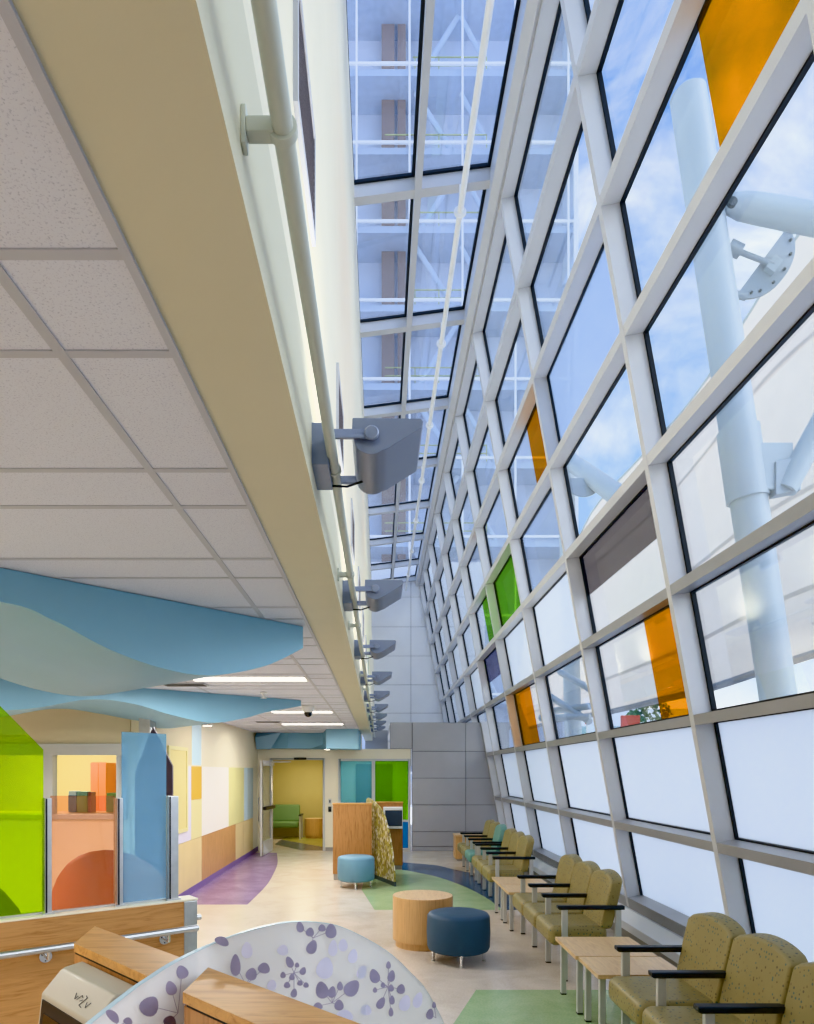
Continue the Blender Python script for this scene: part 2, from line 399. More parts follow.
# wall with the office window
wo = structroot('wall_office')
HZ, SZ = EYE+.20, 1.30
box('wall_face', 'tan_paint', -8, XL-.16, YO, YO+.12, HZ+.135, CEIL, wo)
box('wall_face', 'cream', -8, XL-.16, YO, YO+.12, 0, SZ-.06, wo)
box('wall_face', 'tan_paint', -3.02, XL-.15, YO, YO+.12, SZ-.06, HZ+.135, wo)
w = structroot('window_4')
fr = MB(); fr.box(-8, -3.0, YO-.03, YO+.1, HZ, HZ+.135); fr.box(-8, -3.0, YO-.04, YO+.1, SZ-.06, SZ)
fr.box(-3.12, -3.0, YO-.03, YO+.1, SZ, HZ)
for x in (-3.98, -5.9, -7.9): fr.box(x, x+.11, YO-.03, YO+.1, SZ, HZ)
fr.build('window_frame', 'door_frame', w, bevel=.004)
box('pane', 'glass', -3.87, -3.12, YO+.03, YO+.036, SZ, HZ, w)
box('pane', 'glass', -5.79, -3.98, YO+.03, YO+.036, SZ, HZ, w)
setting(box('wall_office_back', 'yellow_room', -8, XL-.15, 11.6, 11.7, 0, CEIL))
setting(box('wall_side', 'cream', -8.15, -8, -2.5, YD, 0, CEIL))
setting(box('wall_rear', 'cream', -8.15, 3.4, -2.65, -2.5, 0, 8.3))
col_ = setting(box('trim_3', 'steel', -2.785, -2.655, 8.08, 8.28, 0, CEIL, bevel=.004))

# door wall
wd = structroot('wall_back')
DX0, DX1, DZ = -2.47, -1.307, 2.074
WX0, WX1 = -.96, .70
box('wall_face', 'cream', XL, DX0-.05, YD, YD+.14, 0, ZV, wd)
box('wall_face', 'cream', DX0-.05, DX1+.05, YD, YD+.14, DZ+.04, ZV, wd)
box('wall_face', 'cream', DX1+.05, WX0, YD, YD+.14, 0, ZV, wd)
box('wall_face', 'cream', WX0, WX1, YD, YD+.14, 2.10, ZV, wd)
box('wall_face', 'cream', XL, -.42, YD+.02, YD+.14, ZV, CEIL, wd)
setting(box('baseboard_back', 'base_grey', DX1+.06, WX0-.001, YD-.012, YD, 0, .08))
dr = structroot('door_1')
fr = MB(); fr.box(DX0-.05, DX0, YD-.02, YD+.16, 0, DZ+.04); fr.box(DX1, DX1+.05, YD-.02, YD+.16, 0, DZ+.04); fr.box(DX0, DX1, YD-.02, YD+.16, DZ, DZ+.04)
fr.build('door_frame', 'door_frame', dr, bevel=.003)
lf = structroot('tmp', (DX0, YD-.03, 0)); lf.name = 'door_leaf'; del lf['kind']; lf.parent = dr; lf.rotation_euler = (0,0,math.radians(-93))
st = MB()   # local: x along leaf width (0..1.1), y thickness
st.box(0, .11, -.022, .022, .01, 2.05); st.box(.99, 1.1, -.022, .022, .01, 2.05); st.box(.11, .99, -.022, .022, 1.93, 2.05); st.box(.11, .99, -.022, .022, .01, .30)
st.build('stile', 'door_frame', lf, bevel=.002)
box('door_pane', 'glass', .11, .99, -.004, .004, .30, 1.93, lf)
MB().box(.06, 1.04, .05, .10, .98, 1.06).box(.08, .13, .02, .06, .99, 1.05).box(.97, 1.02, .02, .06, .99, 1.05).build('push_bar', 'black_arm', lf, bevel=.008)
MB().tube([(1.02, -.024, .75), (1.02, -.07, .75), (1.02, -.07, 1.25), (1.02, -.024, 1.25)], .014, 12).build('door_handle', 'steel', lf)
MB().box(.05, .30, .022, .07, 1.94, 2.0).tube([(.15, .06, 2.02), (.10, .45, 2.03), (-.02, .03, 2.04)], .01, 8).build('door_closer', 'alu', lf)
box('door_sensor', 'black', -1.96, -1.68, YD-.07, YD-.02, DZ+.005, DZ+.055, dr, bevel=.006)
# coloured vestibule window
w = structroot('window_5')
fr = MB(); fr.box(WX0, WX0+.06, YD-.02, YD+.1, 0, 2.10); fr.box(WX1-.06, WX1, YD-.02, YD+.1, 0, 2.10)
fr.box(WX0+.06, WX1-.06, YD-.02, YD+.1, 2.05, 2.10); fr.box(WX0+.06, WX1-.06, YD-.02, YD+.1, 0, .06)
fr.box(-.19, -.11, YD-.02, YD+.1, .06, 2.05); fr.box(-.11, WX1-.06, YD-.02, YD+.1, .66, .71)
fr.build('window_frame', 'door_frame', w, bevel=.003)
lab(box('pane', 'win_teal', WX0+.06, -.19, YD+.02, YD+.03, .06, 2.05, w), 'teal glass pane')
lab(box('pane', 'win_green', -.11, WX1-.06, YD+.02, YD+.03, .71, 2.05, w), 'bright green glass pane')
lab(box('pane', 'win_blue', -.11, WX1-.06, YD+.02, YD+.03, .06, .66, w), 'blue glass pane at the bottom')
# rooms beyond the door wall
setting(box('wall_lobby_back', 'olive_room', -5, -1.0, 19.7, 19.8, 0, 2.31))
setting(box('wall_lobby_left', 'olive_room', -5.1, -5, YD+.14, 19.8, 0, CEIL)); setting(box('wall_lobby_front', 'olive_room', -5, XL-.15, YD+.14, YD+.2, 0, CEIL))
setting(box('wall_lobby_right', 'olive_room', -1.08, -1.0, YD+.16, 19.7, 0, 2.31))
setting(box('ceiling_lobby', 'panel_white', -5, .69, YD+.16, 19.7, 2.31, 2.325))
vb = setting(box('wall_vestibule', 'panel_white', -1.0, .69, 18.0, 18.1, 0, 2.31))
box('dark_door', 'dark_tint', -.62, -.16, 17.95, 18.0, 0, 2.0, vb); box('dark_door', 'bark', -.12, .32, 17.95, 18.0, 0, 2.0, vb)

# far silver block and white panelled end wall
fb = structroot('wall_far_block')
ybl = 15.95
def panelled(parent, mat, y, xs, zs, x0, x1, z0, z1, name='wall_panel', gap=.012, d=.03):
    box('backing', 'joint', x0, x1, y+d, y+d+.12, z0, z1, parent)
    mb = MB()
    X = [x0]+xs+[x1]; Z = [z0]+zs+[z1]
    for i in range(len(X)-1):
        for j in range(len(Z)-1):
            mb.box(X[i]+gap/2, X[i+1]-gap/2, y, y+d, Z[j]+gap/2, Z[j+1]-gap/2)
    mb.build(name, mat, parent)
zs = [.10, .44, 1.05, 1.66, 2.27]
panelled(fb, 'grey_panel', ybl, [1.955], zs, .735, 2.95, 0, 2.93)
panelled(fb, 'grey_panel', ybl, [], [], .23, .73, 2.335, 2.93)
box('roof', 'grey_panel', .23, 3.2, ybl+.15, YF, 2.84, 2.93, fb)
wf = structroot('wall_far')
panelled(wf, 'far_panel', YF, [1.06], [2.9, 3.82, 4.79, 5.78, 6.78, 7.8], -.30, 3.6, 2.0, 9.0)

# ------------------------------------------------ sloped curtain wall
SL = .1807
def xi(z): return 2.42+SL*(2.2-z)
ca, sa = .984, .178
DEP = .19
RZ = [.35, 1.215, 2.2, 3.2, 4.2, 5.2, 6.2, 7.2, 8.2]
MY = [-1.70, .68, 3.06, 5.43, 7.80, 10.18, 12.56, 14.94, 17.31, 19.69, 22.07, 23.93]
cw = structroot('window_1')
def wallpt(y, z, d=0): return Vector((xi(z)+ca*d, y, z+sa*d))
for y in MY:
    z0, z1 = (.30, 8.2) if y < ybl else (2.93, 8.2)
    a = [wallpt(y-.035, z0), wallpt(y+.035, z0), wallpt(y+.035, z0, DEP), wallpt(y-.035, z0, DEP)]
    b_ = [wallpt(y-.035, z1), wallpt(y+.035, z1), wallpt(y+.035, z1, DEP), wallpt(y-.035, z1, DEP)]
    MB().hexa(a, b_).build('mullion', 'white_frame' , cw)
for z in RZ:
    y0, y1 = (MY[0], ybl) if z < 2.9 else (MY[0], MY[-1])
    h = .04 if z > .4 else .06
    mb = MB()
    q = lambda y: [wallpt(y, z-h, .002), wallpt(y, z+h, .002), wallpt(y, z+h, DEP-.002), wallpt(y, z-h, DEP-.002)]
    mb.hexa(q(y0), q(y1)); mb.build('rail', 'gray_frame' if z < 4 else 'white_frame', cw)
q = lambda z: [wallpt(15.875, z), wallpt(15.945, z), wallpt(15.945, z, DEP), wallpt(15.875, z, DEP)]
MB().hexa(q(.30), q(2.93)).build('mullion', 'white_frame', cw)
GD = DEP*.88
def quad_slab(y0, y1, z0, z1, d, t, lo=0, hi=1, za=0, zb=1):
    Y0, Y1 = y0+(y1-y0)*lo, y0+(y1-y0)*hi; Z0, Z1 = z0+(z1-z0)*za, z0+(z1-z0)*zb
    q = lambda dd: [wallpt(Y0, Z0, dd), wallpt(Y1, Z0, dd), wallpt(Y1, Z1, dd), wallpt(Y0, Z1, dd)]
    return MB().hexa(q(d), q(d+t))


films = {  # (bay, row): (material, y-lo, y-hi, z-lo, z-hi, label)
    (2,5): ('film_orange', 0, .44, 0, 1, 'orange'), (3,2): ('film_orange', 0, .40, 0, 1, 'orange'),
    (3,3): ('film_grey', 0, 1, .52, 1, 'smoke grey'), (4,5): ('film_orange', 0, .46, 0, 1, 'orange'),
    (5,4): ('film_green', 0, 1, 0, 1, 'green'), (6,4): ('film_green', 0, .62, 0, 1, 'green'),
    (6,3): ('film_violet', 0, 1, .45, 1, 'violet grey'), (5,2): ('film_orange', .45, 1, 0, 1, 'orange'),
    (6,5): ('film_orange', 0, .22, 0, 1, 'orange'), (9,2): ('film_blue', 0, 1, 0, 1, 'blue'),
}
hazy = {(3,5): 'haze_blue', (4,3): 'haze_white', (5,3): 'haze_white', (8,4): 'haze_white', (7,3): 'haze_white', (8,2): 'haze_white'}
for i in range(len(MY)-1):
    for j in range(len(RZ)-1):
        y0, y1 = MY[i]+.035, MY[i+1]-.035
        if MY[i] > 14.5 and RZ[j] < 2.1:
            if MY[i] > 15: continue
            y1 = 15.87
        if MY[i] > 15 and RZ[j] < 2.3: pass
        z0, z1 = RZ[j]+.04, RZ[j+1]-.04
        mat = 'frost' if j < 2 else hazy.get((i, j), 'glass')
        p = quad_slab(y0, y1, z0, z1, GD, .008).build('pane', mat, cw)
        if mat == 'frost' and False: lab(p, 'frosted glass pane')
        g = MB(); w_ = .022
        for a in ((y0, y1, z0, z0+w_*.6), (y0, y1, z1-w_*.6, z1), (y0, y0+w_, z0+w_*.6, z1-w_*.6), (y1-w_, y1, z0+w_*.6, z1-w_*.6)):
            q = lambda dd: [wallpt(a[0], a[2], dd), wallpt(a[1], a[2], dd), wallpt(a[1], a[3], dd), wallpt(a[0], a[3], dd)]
            g.hexa(q(GD-.022), q(GD+.012))
        g.build('gasket', 'black', p)
        if (i, j) in films:
            f = films[(i, j)]
            quad_slab(y0+w_, y1-w_, z0+w_*.6, z1-w_*.6, GD-.006, .002, *f[1:5]).build('colour_film', f[0], p)['label'] = f[5]+' film strip on the glass'
# sill / heater cover under the glass
si = structroot('window_sill')
box('curb', 'curb', 2.65, 3.1, -2.5, ybl, 0, .10, si)
pf = [(2.64, .10), (2.64, .185), (2.76, .275), (3.1, .28), (3.1, .10)]
MB().prism([(x, -2.5, z) for x, z in pf], [(x, ybl, z) for x, z in pf]).build('heater_cover', 'sill', si)
si.name = 'trim_4'

# ------------------------------------------------ skylight
sk = structroot('window_2')
def sz(x): return EYE+6.35+.13*(x+.29)
def skyslab(x0, x1, y0, y1, lo, hi):
    return [(x0, y0, sz(x0)+lo), (x1, y0, sz(x1)+lo), (x1, y1, sz(x1)+lo), (x0, y1, sz(x0)+lo)], [(x0, y0, sz(x0)+hi), (x1, y0, sz(x1)+hi), (x1, y1, sz(x1)+hi), (x0, y1, sz(x0)+hi)]
XR = 1.22
for y in MY[:-1]+[23.95]:
    MB().hexa(*skyslab(-.30, XR, y-.06, y+.06, 0, .2)).build('cross_bar', 'white_frame', sk)
for x in (.385,):
    MB().hexa(*skyslab(x, x+.075, MY[0], YF, -.012, .2)).build('long_bar', 'white_frame', sk)
# ridge beam in two faces
rb = MB(); prof = [(XR, 8.20+.0), (1.31, 8.17), (1.345, 8.20), (1.55, 8.24), (1.5, 8.62), (XR, 8.62)]
rb.prism([(x, MY[0], z) for x, z in prof], [(x, YF+.3, z) for x, z in prof]); rb.build('ridge_beam', 'white_frame', sk)
ends = MY[:-1]+[23.95]
for i in range(len(ends)-1):
    for x0, x1 in ((-.29, .385), (.46, XR)):
        p = MB().hexa(*skyslab(x0, x1, ends[i]+.06, ends[i+1]-.06, .16, .168)).build('pane', 'glass_roof', sk)
        g = MB(); y0, y1 = ends[i]+.06, ends[i+1]-.06
        for a in ((x0, x1, y0, y0+.03), (x0, x1, y1-.03, y1), (x0, x0+.008, y0+.03, y1-.03), (x1-.035, x1, y0+.03, y1-.03)):
            g.hexa(*skyslab(*a, .142, .172))
        g.build('gasket', 'black', p)

# ================================================================== THINGS ON THE BEIGE WALL
ORD = ['first', 'second', 'third', 'fourth', 'fifth', 'sixth', 'seventh', 'eighth', 'ninth', 'tenth', 'eleventh', 'twelfth']
pz = EYE+.977
# long pipe rail
pr = thing('pipe_rail', 'long pale grey pipe running along the beige wall on brackets', 'pipe', (0,0,0))
MB().tube([(-.1475, .2, pz), (-.1475, 19.7, pz)], .0165, 20).build('pipe', 'pipe', pr)
y = 1.065-1.2
for i in range(17):
    if y > 0:
        b_ = MB().box(XW, XW+.008, y-.012, y+.012, pz-.030, pz+.030)
        b_.box(XW+.008, -.16, y-.012, y+.012, pz-.012, pz+.012)
        b_.lathe([(.0168, -.008), (.0225, -.008), (.0225, .008), (.0168, .008)], (0,0,0), 24)
        n = 4*24
        for k in range(len(b_.v)-n, len(b_.v)):
            x_, y_, z_ = b_.v[k]; b_.v[k] = (-.1475+x_, y+z_, pz+y_)
        b_.build('pipe_bracket', 'pipe', pr, bevel=.002)
    y += 1.2
# uplights
def make_uplight():
    t = thing('uplight', '', 'wall light', (XW, 0, EYE))
    # section in local x (from wall), z
    X0, X1, Zt, Zb = .123, .337, 1.066, .957
    sec = [(X0+.004, Zt), (X1-.004, Zt-.002), (X1+.004, Zt-.012), (X1-.002, Zt-.03), (.232, .972)]
    cxr, czr, r = .195, 1.01, .054
    for k in range(0, 9):
        a = math.radians(-52-k*12); sec.append((cxr-.012+r*math.cos(a)*1.02, czr+r*math.sin(a)))
    sec += [(X0+.012, .985), (X0+.002, 1.02)]
    h = MB().prism([(x, -.155, z) for x, z in sec], [(x, .155, z) for x, z in sec]).build('housing', 'lamp_gray', t, bevel=.003, sharp=30)
    MB().box(X0+.02, X1-.02, -.14, .14, Zt-.002, Zt+.004).build('lens', 'lamp_lens', t)
    box('ballast_box', 'lamp_gray', -.004, .052, -.11, .09, .945, 1.075, t, bevel=.004)
    for s in (-1, 1):
        y = s*.165
        yk = MB().box(.045, .185, y-.006, y+.006, .998, 1.024).lathe([(.013, -.006), (.013, .006)], (0,0,0), 20)
        n = 40
        for k in range(len(yk.v)-n, len(yk.v)):
            x_, y_, z_ = yk.v[k]; yk.v[k] = (.185+x_, y+z_, 1.011+y_)
        yk.box(.046, .056, y if s < 0 else .06, -.06 if s < 0 else y, .998, 1.024)
        yb = yk.build('yoke', 'lamp_gray', t, bevel=.001)
        bl = MB().lathe([(.020, -.004), (.022, 0), (.022, .006), (.018, .009)], (0,0,0), 28)
        bl.v = [(.185+a, y+s*(.005+c), 1.011+b) for a, b, c in bl.v]
        bl.build('pivot_bolt', 'lamp_gray', yb)
    MB().tube([(.05, .07, .952), (.10, .07, .950), (.16, .07, .97)], .004, 8).build('cable', 'black', t)
    return t
up = make_uplight()
for i in range(9):
    o = up if i == 0 else copy_tree(up)
    o.location = (XW, 2.26+1.77*i, EYE)
    tag(o, ('blue-grey wedge uplight bracketed to the beige wall, ' + ('nearest and largest' if i == 0 else ORD[i]+' from the front' if i < 8 else 'farthest of the row')), 'wall light', 'uplights along the beige wall')
# louvre grilles high on the wall
def make_grille():
    t = thing('wall_grille', '', 'vent', (XW, 0, 0))
    MB().box(0, .012, 0, .47, 3.42, 3.445).box(0, .012, 0, .47, 3.735, 3.76).box(0, .012, 0, .02, 3.445, 3.735).box(0, .012, .45, .47, 3.445, 3.735).build('frame', 'tbar', t)
    lv = MB().box(0, .003, .02, .45, 3.445, 3.735)
    for k in range(14): lv.box(.003, .009, .02, .45, 3.448+k*.0205, 3.458+k*.0205)
    lv.build('louvres', 'louver', t); return t
gr = make_grille()
for i in range(7):
    o = gr if i == 0 else copy_tree(gr)
    o.location = (XW, 1.69+1.66*i, 0)
    tag(o, 'dark louvred grille high on the beige wall, '+('nearest of the row' if i == 0 else ORD[i]+' from the front' if i < 6 else 'farthest of the row'), 'vent', 'louvred grilles on the beige wall')
# white sprinkler pipe under the skylight
sp = thing('sprinkler_pipe', 'thin white pipe running lengthwise under the skylight', 'pipe')
MB().tube([(.887, MY[0], EYE+6.2), (.887, 23.9, EYE+6.2)], .034, 18).build('pipe', 'pipe_white', sp)
for y in MY[1:-1]:
    c = MB().lathe([(.035, -.02), (.07, -.006), (.07, .006), (.035, .02)], (0,0,0), 24)
    c.v = [(.887+a, y-.05+c_, EYE+6.2+b) for a, b, c_ in c.v]
    c.box(.879, .895, y-.058, y-.042, EYE+6.23, sz(.887)+.03)
    c.build('pipe_clip', 'pipe_white', sp)

# ================================================================== CLOUD CEILING PANELS
def cloud(name, label, p0, d, tvals, zb, perp, depth, rise=0.0, zt=CEIL-.004):
    """fascia along p0 + t*d with wavy bottom; underside sweeps back along perp"""
    t_ = thing(name, label, 'ceiling panel', (0,0,0))
    P = list(zip(tvals, zb)); C = arc(P, 8)
    top = [(p0[0]+d[0]*t, p0[1]+d[1]*t, zt) for t, z in C]
    bot = [(p0[0]+d[0]*t, p0[1]+d[1]*t, EYE+z) for t, z in C]
    fa = MB()
    n_ = Vector((perp[0], perp[1], 0)).normalized()
    back = lambda q: tuple(Vector(q)+n_*.03)
    fa.sheet([top, bot]); fa.sheet([[back(q) for q in bot], [back(q) for q in top]])
    fa.sheet([bot, [back(q) for q in bot]]); fa.sheet([[back(q) for q in top], top])
    fa.f.append(tuple([0, len(top), len(top)*2, len(top)*3]))
    fa.build('fascia', 'blue_cloud', t_, sharp=50)
    rows = []
    N = 10
    for k in range(N+1):
        s = k/N
        rows.append([tuple(Vector((x, y, z))+n_*(.03+depth*s)+Vector((0, 0, rise*s))) for x, y, z in bot])
    un = MB(); un.sheet(rows); un.sheet([[(x, y, z+.02) for x, y, z in r] for r in rows])
    un.build('underside', 'teal_cloud', t_, sharp=60)
    bk = MB(); br = rows[-1]
    bk.sheet([[(x, y, z-.001) for x, y, z in br], [(x, y, zt) for x, y, z in br]]); bk.build('rear_fascia', 'blue_cloud', t_)
    ed = MB(); lastc = [r[-1] for r in rows]; ed.sheet([lastc, [(x, y, zt) for x, y, z in lastc]]); ed.build('end_fascia', 'blue_cloud', t_)
    return t_
c1 = cloud('ceiling_cloud', 'large wavy blue ceiling cloud hung over the front counter', (-1.63, 3.0), (1.166, 1.22),
      [-1.2, -.8, -.4, 0, .132, .292, .46, .624, .832, 1], [.55, .60, .70, .73, .686, .585, .525, .52, .608, .747], (-.723, .691), 1.47)
c2 = cloud('ceiling_cloud', 'smaller wavy blue ceiling cloud behind the large one', (-2.45, 7.33), (1.484, 1.23),
      [-1.6, -1.2, -.67, -.304, -.071, .15, .388, .6, .74, 1], [.70, .60, .576, .72, .706, .61, .55, .62, .70, .807], (-.64, .77), 1.3)
def downlight(x, y, z, label, flat=True):
    t = thing('downlight', label, 'ceiling light', (x, y, z))
    MB().lathe([(.05, -.006), (.065, -.004), (.065, .004), (.05, .004)]).build('trim_ring', 'camera_white', t)
    MB().lathe([(.048, -.008), (.048, -.002)]).build('lamp_disc', 'downlight', t)
downlight(-1.98, 8.03, EYE+.535, 'round recessed downlight under the smaller blue cloud')
# folded blue bulkhead above the door wall
bh = thing('ceiling_bulkhead', 'folded blue bulkhead above the far door and coloured window', 'ceiling panel', (0,0,0))
q = [(-2.78, 15.85), (-2.05, 15.6), (-1.55, 15.75), (-1.28, 15.7), (-1.10, 14.3), (-.44, 14.2), (-.44, 15.98), (-2.78, 15.98)]
zlo = [2.34, 2.33, 2.33, 2.42, 2.28, 2.27, 2.30, 2.34]
MB().prism([(x, y, z) for (x, y), z in zip(q, zlo)], [(x, y, CEIL-.005) for x, y in q]).build('fascia', 'blue_cloud', bh)
MB().add([(-2.77, 15.50, 2.56), (-2.2, 15.50, CEIL-.006), (-2.45, 15.68, 2.31), (-2.77, 15.68, 2.31), (-2.77, 15.68, CEIL-.006)],
         [(0, 3, 2), (0, 2, 1), (0, 1, 4), (0, 4, 3), (1, 2, 4), (2, 3, 4)]).build('folded_facet', 'teal_cloud', bh)
downlight(-1.10, 14.6, 2.275, 'small glowing downlight under the folded blue bulkhead')

# ceiling fittings
for (x0, x1, y, label) in ((-1.77, -.70, 6.59, 'nearest'), (-1.57, -.70, 10.2, 'middle'), (-1.78, -.68, 12.8, 'farthest')):
    t = thing('strip_light', 'white fluorescent strip recessed in the tiled ceiling, %s of three' % label, 'ceiling light', ((x0+x1)/2, y, CEIL), 'ceiling strip lights')
    h = (x1-x0)/2
    MB().box(-h-.02, h+.02, -.16, -.145, -.008, .002).box(-h-.02, h+.02, .145, .16, -.008, .002).box(-h-.02, -h, -.145, .145, -.008, .002).box(h, h+.02, -.145, .145, -.008, .002).build('frame', 'camera_white', t)
    box('diffuser', 'emit', -h, h, -.145, .145, -.006, .001, t)
t = thing('dome_camera', 'white dome security camera hanging from the tiled ceiling', 'camera', (-.955, 9.3, CEIL))
MB().lathe([(.085, -.0045), (.085, -.03), (.075, -.06), (.06, -.09)]).build('housing', 'camera_white', t)
MB().lathe([(.055, -.09), (.052, -.115), (.04, -.135), (.02, -.147), (.004, -.15)]).build('dome', 'dome_black', t)
for x, y, lb in ((-1.28, 7.7, 'small white sprinkler head on the ceiling near the dome camera'),):
    t = thing('fire_sprinkler', lb, 'sprinkler', (x, y, CEIL))
    MB().lathe([(.04, -.0045), (.035, -.02), (.015, -.03), (.015, -.06), (.035, -.065), (.035, -.07)]).build('body', 'camera_white', t)
for x, y, lb in ((-1.95, 7.0, 'dark slot vent in the ceiling in front of the nearest strip light'), (-1.62, 9.55, 'dark slot vent in the ceiling beside the smaller blue cloud'), (-1.95, 12.2, 'dark slot vent in the ceiling near the farthest strip light')):
    t = thing('ceiling_vent', lb, 'vent', (x, y, CEIL))
    MB().box(-.22, .22, -.1, .1, -.012, -.0045).build('frame', 'tbar', t)
    mb = MB()
    for k in range(4): mb.box(-.2, .2, -.085+k*.045, -.055+k*.045, -.016, -.012)
    mb.build('slats', 'vent_dark', t)

# ================================================================== SEATING
def rbox(name, mat, x0, x1, y0, y1, z0, z1, parent, r=.03, seg=4): return box(name, mat, x0, x1, y0, y1, z0, z1, parent, r, seg)
PITCH = .585
def back_mesh(w=.572):
    out = [(-w/2+.03, .43), (w/2-.03, .43), (w/2-.01, .46), (w/2, .70), (w/2-.003, .842)]
    for k in range(1, 14):
        t = k/14; y = (w/2-.006)*(1-2*t)
        out.append((y, .856+.052*(1-abs(1-2*t)**2.2)))
    out += [(-w/2+.003, .842), (-w/2, .70), (-w/2+.01, .46)]
    tilt = math.tan(math.radians(13))
    a = [(.115+(z-.43)*tilt-.05-.02*(1-(2*y/w)**2)*0, y, z) for y, z in out]; b_ = [(.115+(z-.43)*tilt+.055, y, z+.012) for y, z in out]
    return MB().prism(a, b_)
def make_bench(n, seatmat, label, x, y, colors=None):
    t = thing('tandem_seating', label, 'chair', (x, y, 0))
    for i in range(n):
        mt = (colors[i] if colors else seatmat)
        yc = (i+.5)*PITCH
        s = rbox('seat', mt, -.338, .17, yc-.288, yc+.288, .295, .468, t, .058, 5)
        bk = back_mesh().build('backrest', mt, t, loc=(.035, yc, 0), bevel=.026, seg=4)
        if mt == 'teal_fabric': lab(s, 'teal seat cushion'); lab(bk, 'teal backrest')
    for i in range(n+1):
        yc = i*PITCH
        ar = MB().prism([(-.275, yc-.032, .628), (-.262, yc-.032, .617), (.30, yc-.032, .617), (.30, yc-.032, .652), (-.275, yc-.032, .652)],
                        [(-.275, yc+.032, .628), (-.262, yc+.032, .617), (.30, yc+.032, .617), (.30, yc+.032, .652), (-.275, yc+.032, .652)])
        ar.build('armrest', 'black_arm', t, bevel=.007, seg=3)
        box('leg', 'alu', -.235, -.185, yc-.017, yc+.017, .012, .617, t, bevel=.004)
        box('leg', 'alu', .225, .275, yc-.017, yc+.017, .012, .617, t, bevel=.004)
        box('foot_pad', 'black', -.233, -.187, yc-.016, yc+.016, 0, .012, t); box('foot_pad', 'black', .227, .273, yc-.016, yc+.016, 0, .012, t)
    MB().box(-.23, -.19, .02, n*PITCH-.02, .285, .32).box(.13, .17, .02, n*PITCH-.02, .285, .32).build('beam', 'alu', t)
    return t
XS = 1.80
ol = 'olive_fabric'
make_bench(3, ol, 'olive dotted three-seat chair row nearest the camera in the right corner', XS+.03, 4.62-3*PITCH)
make_bench(3, ol, 'olive dotted three-seat chair row between the two pairs of maple tables', XS, 6.03)
make_bench(3, ol, 'olive three-seat chair row third from the camera, behind the farther maple tables', XS, 9.49)
make_bench(3, ol, 'farthest three-seat chair row, with one teal seat and two olive seats', XS, 11.55, ['teal_fabric', ol, ol])
def make_table(label, x0, x1, y0, y1, g):
    t = thing('side_table', label, 'table', (x0, y0, 0), g)
    dx, dy = x1-x0, y1-y0
    box('table_top', 'maple', 0, dx, 0, dy, .42, .45, t, bevel=.004)
    for a in (.03, dx-.07):
        for b_ in (.05, dy-.09):
            lg = box('leg', 'alu', a, a+.04, b_, b_+.04, .012, .42, t, bevel=.003)
            box('foot_pad', 'black', a, a+.04, b_, b_+.04, 0, .012, lg)
G = 'maple side tables between the chair rows'
make_table('maple side table touching the arm of the nearest chair row', 1.45, 2.05, 4.66, 5.12, G)
make_table('maple side table beside the second chair row, behind the nearest table', 1.435, 2.04, 5.14, 5.74, G)
make_table('maple side table at the far end of the second chair row', 1.44, 2.04, 7.86, 8.42, G)
make_table('farthest maple side table, beside the third chair row', 1.44, 2.04, 8.44, 9.02, G)
t = thing('end_table', 'boxy tan wood end table at the far wall beyond the chair rows', 'table', (1.72, 14.3, 0))
box('cabinet', 'maple_v', -.2, .35, -.2, .2, .05, .50, t, bevel=.005); box('table_top', 'maple', -.21, .36, -.21, .21, .50, .535, t, bevel=.004); box('plinth', 'base_grey', -.17, .32, -.17, .17, 0, .05, t)
# ottomans
def ottoman(label, x, y, r, zt, mat, zb=.105):
    t = thing('ottoman', label, 'stool', (x, y, 0))
    pr_ = [(r-.04, zb), (r-.012, zb+.012), (r, zb+.04), (r+.006, (zb+zt)/2), (r, zt-.035), (r-.015, zt-.012), (r-.05, zt), (r*.5, zt+.004), (.01, zt+.005)]
    MB().lathe(pr_, n=64).build('cushion', mat, t, sharp=60)
    for k in range(4):
        a = k*PI/2+PI/2+.0; lx, ly = (r-.055)*math.cos(a), (r-.055)*math.sin(a)
        lg = MB().tube([(lx, ly, .012), (lx, ly, zb+.01)], [.013, .019], 14).build('leg', 'chrome', t)
        MB().tube([(lx, ly, 0), (lx, ly, .012)], .017, 14).build('foot_pad', 'alu', lg)
ottoman('round dark blue ottoman beside the tan drum table', .748, 6.68, .297, .465, 'blue_fabric')
ottoman('round light blue ottoman in front of the far wooden kiosk', -.375, 10.96, .288, .487, 'sky_fabric')
def drum(label, x, y, r, zt):
    t = thing('drum_table', label, 'table', (x, y, 0))
    MB().lathe([(r, .07), (r, zt-.004), (r-.004, zt)], n=64).build('drum', 'maple_v', t)
    MB().lathe([(r-.004, zt), (.005, zt+.001)], n=64).build('drum_top', 'maple', t)
    MB().lathe([(r-.03, 0), (r-.03, .07)], n=48).build('plinth', 'maple_v', t)
drum('round tan wood drum table behind the dark blue ottoman', .445, 7.30, .312, .52)
drum('round tan drum table beside the green settee beyond the door', -1.80, 19.2, .27, .53)
# green settee through the door
t = thing('settee', 'green two-seat settee against the yellow wall beyond the door', 'sofa', (-2.72, 19.05, 0))
rbox('seat', 'green_fabric', -.75, .52, -.28, .28, .30, .46, t, .05)
b_ = MB().prism([(-.75, .18, .45), (.52, .18, .45), (.50, .30, .90), (-.72, .30, .90)], [(-.75, .30, .45), (.52, .30, .45), (.50, .42, .90), (-.72, .42, .90)]).build('backrest', 'green_fabric', t, bevel=.04, seg=4)
for x in (-.80, .57):
    box('armrest', 'black_arm', x-.035, x+.035, -.30, .30, .62, .655, t, bevel=.008)
    for y in (-.24, .22): box('leg', 'alu', x-.02, x+.02, y-.025, y+.025, 0, .62, t)

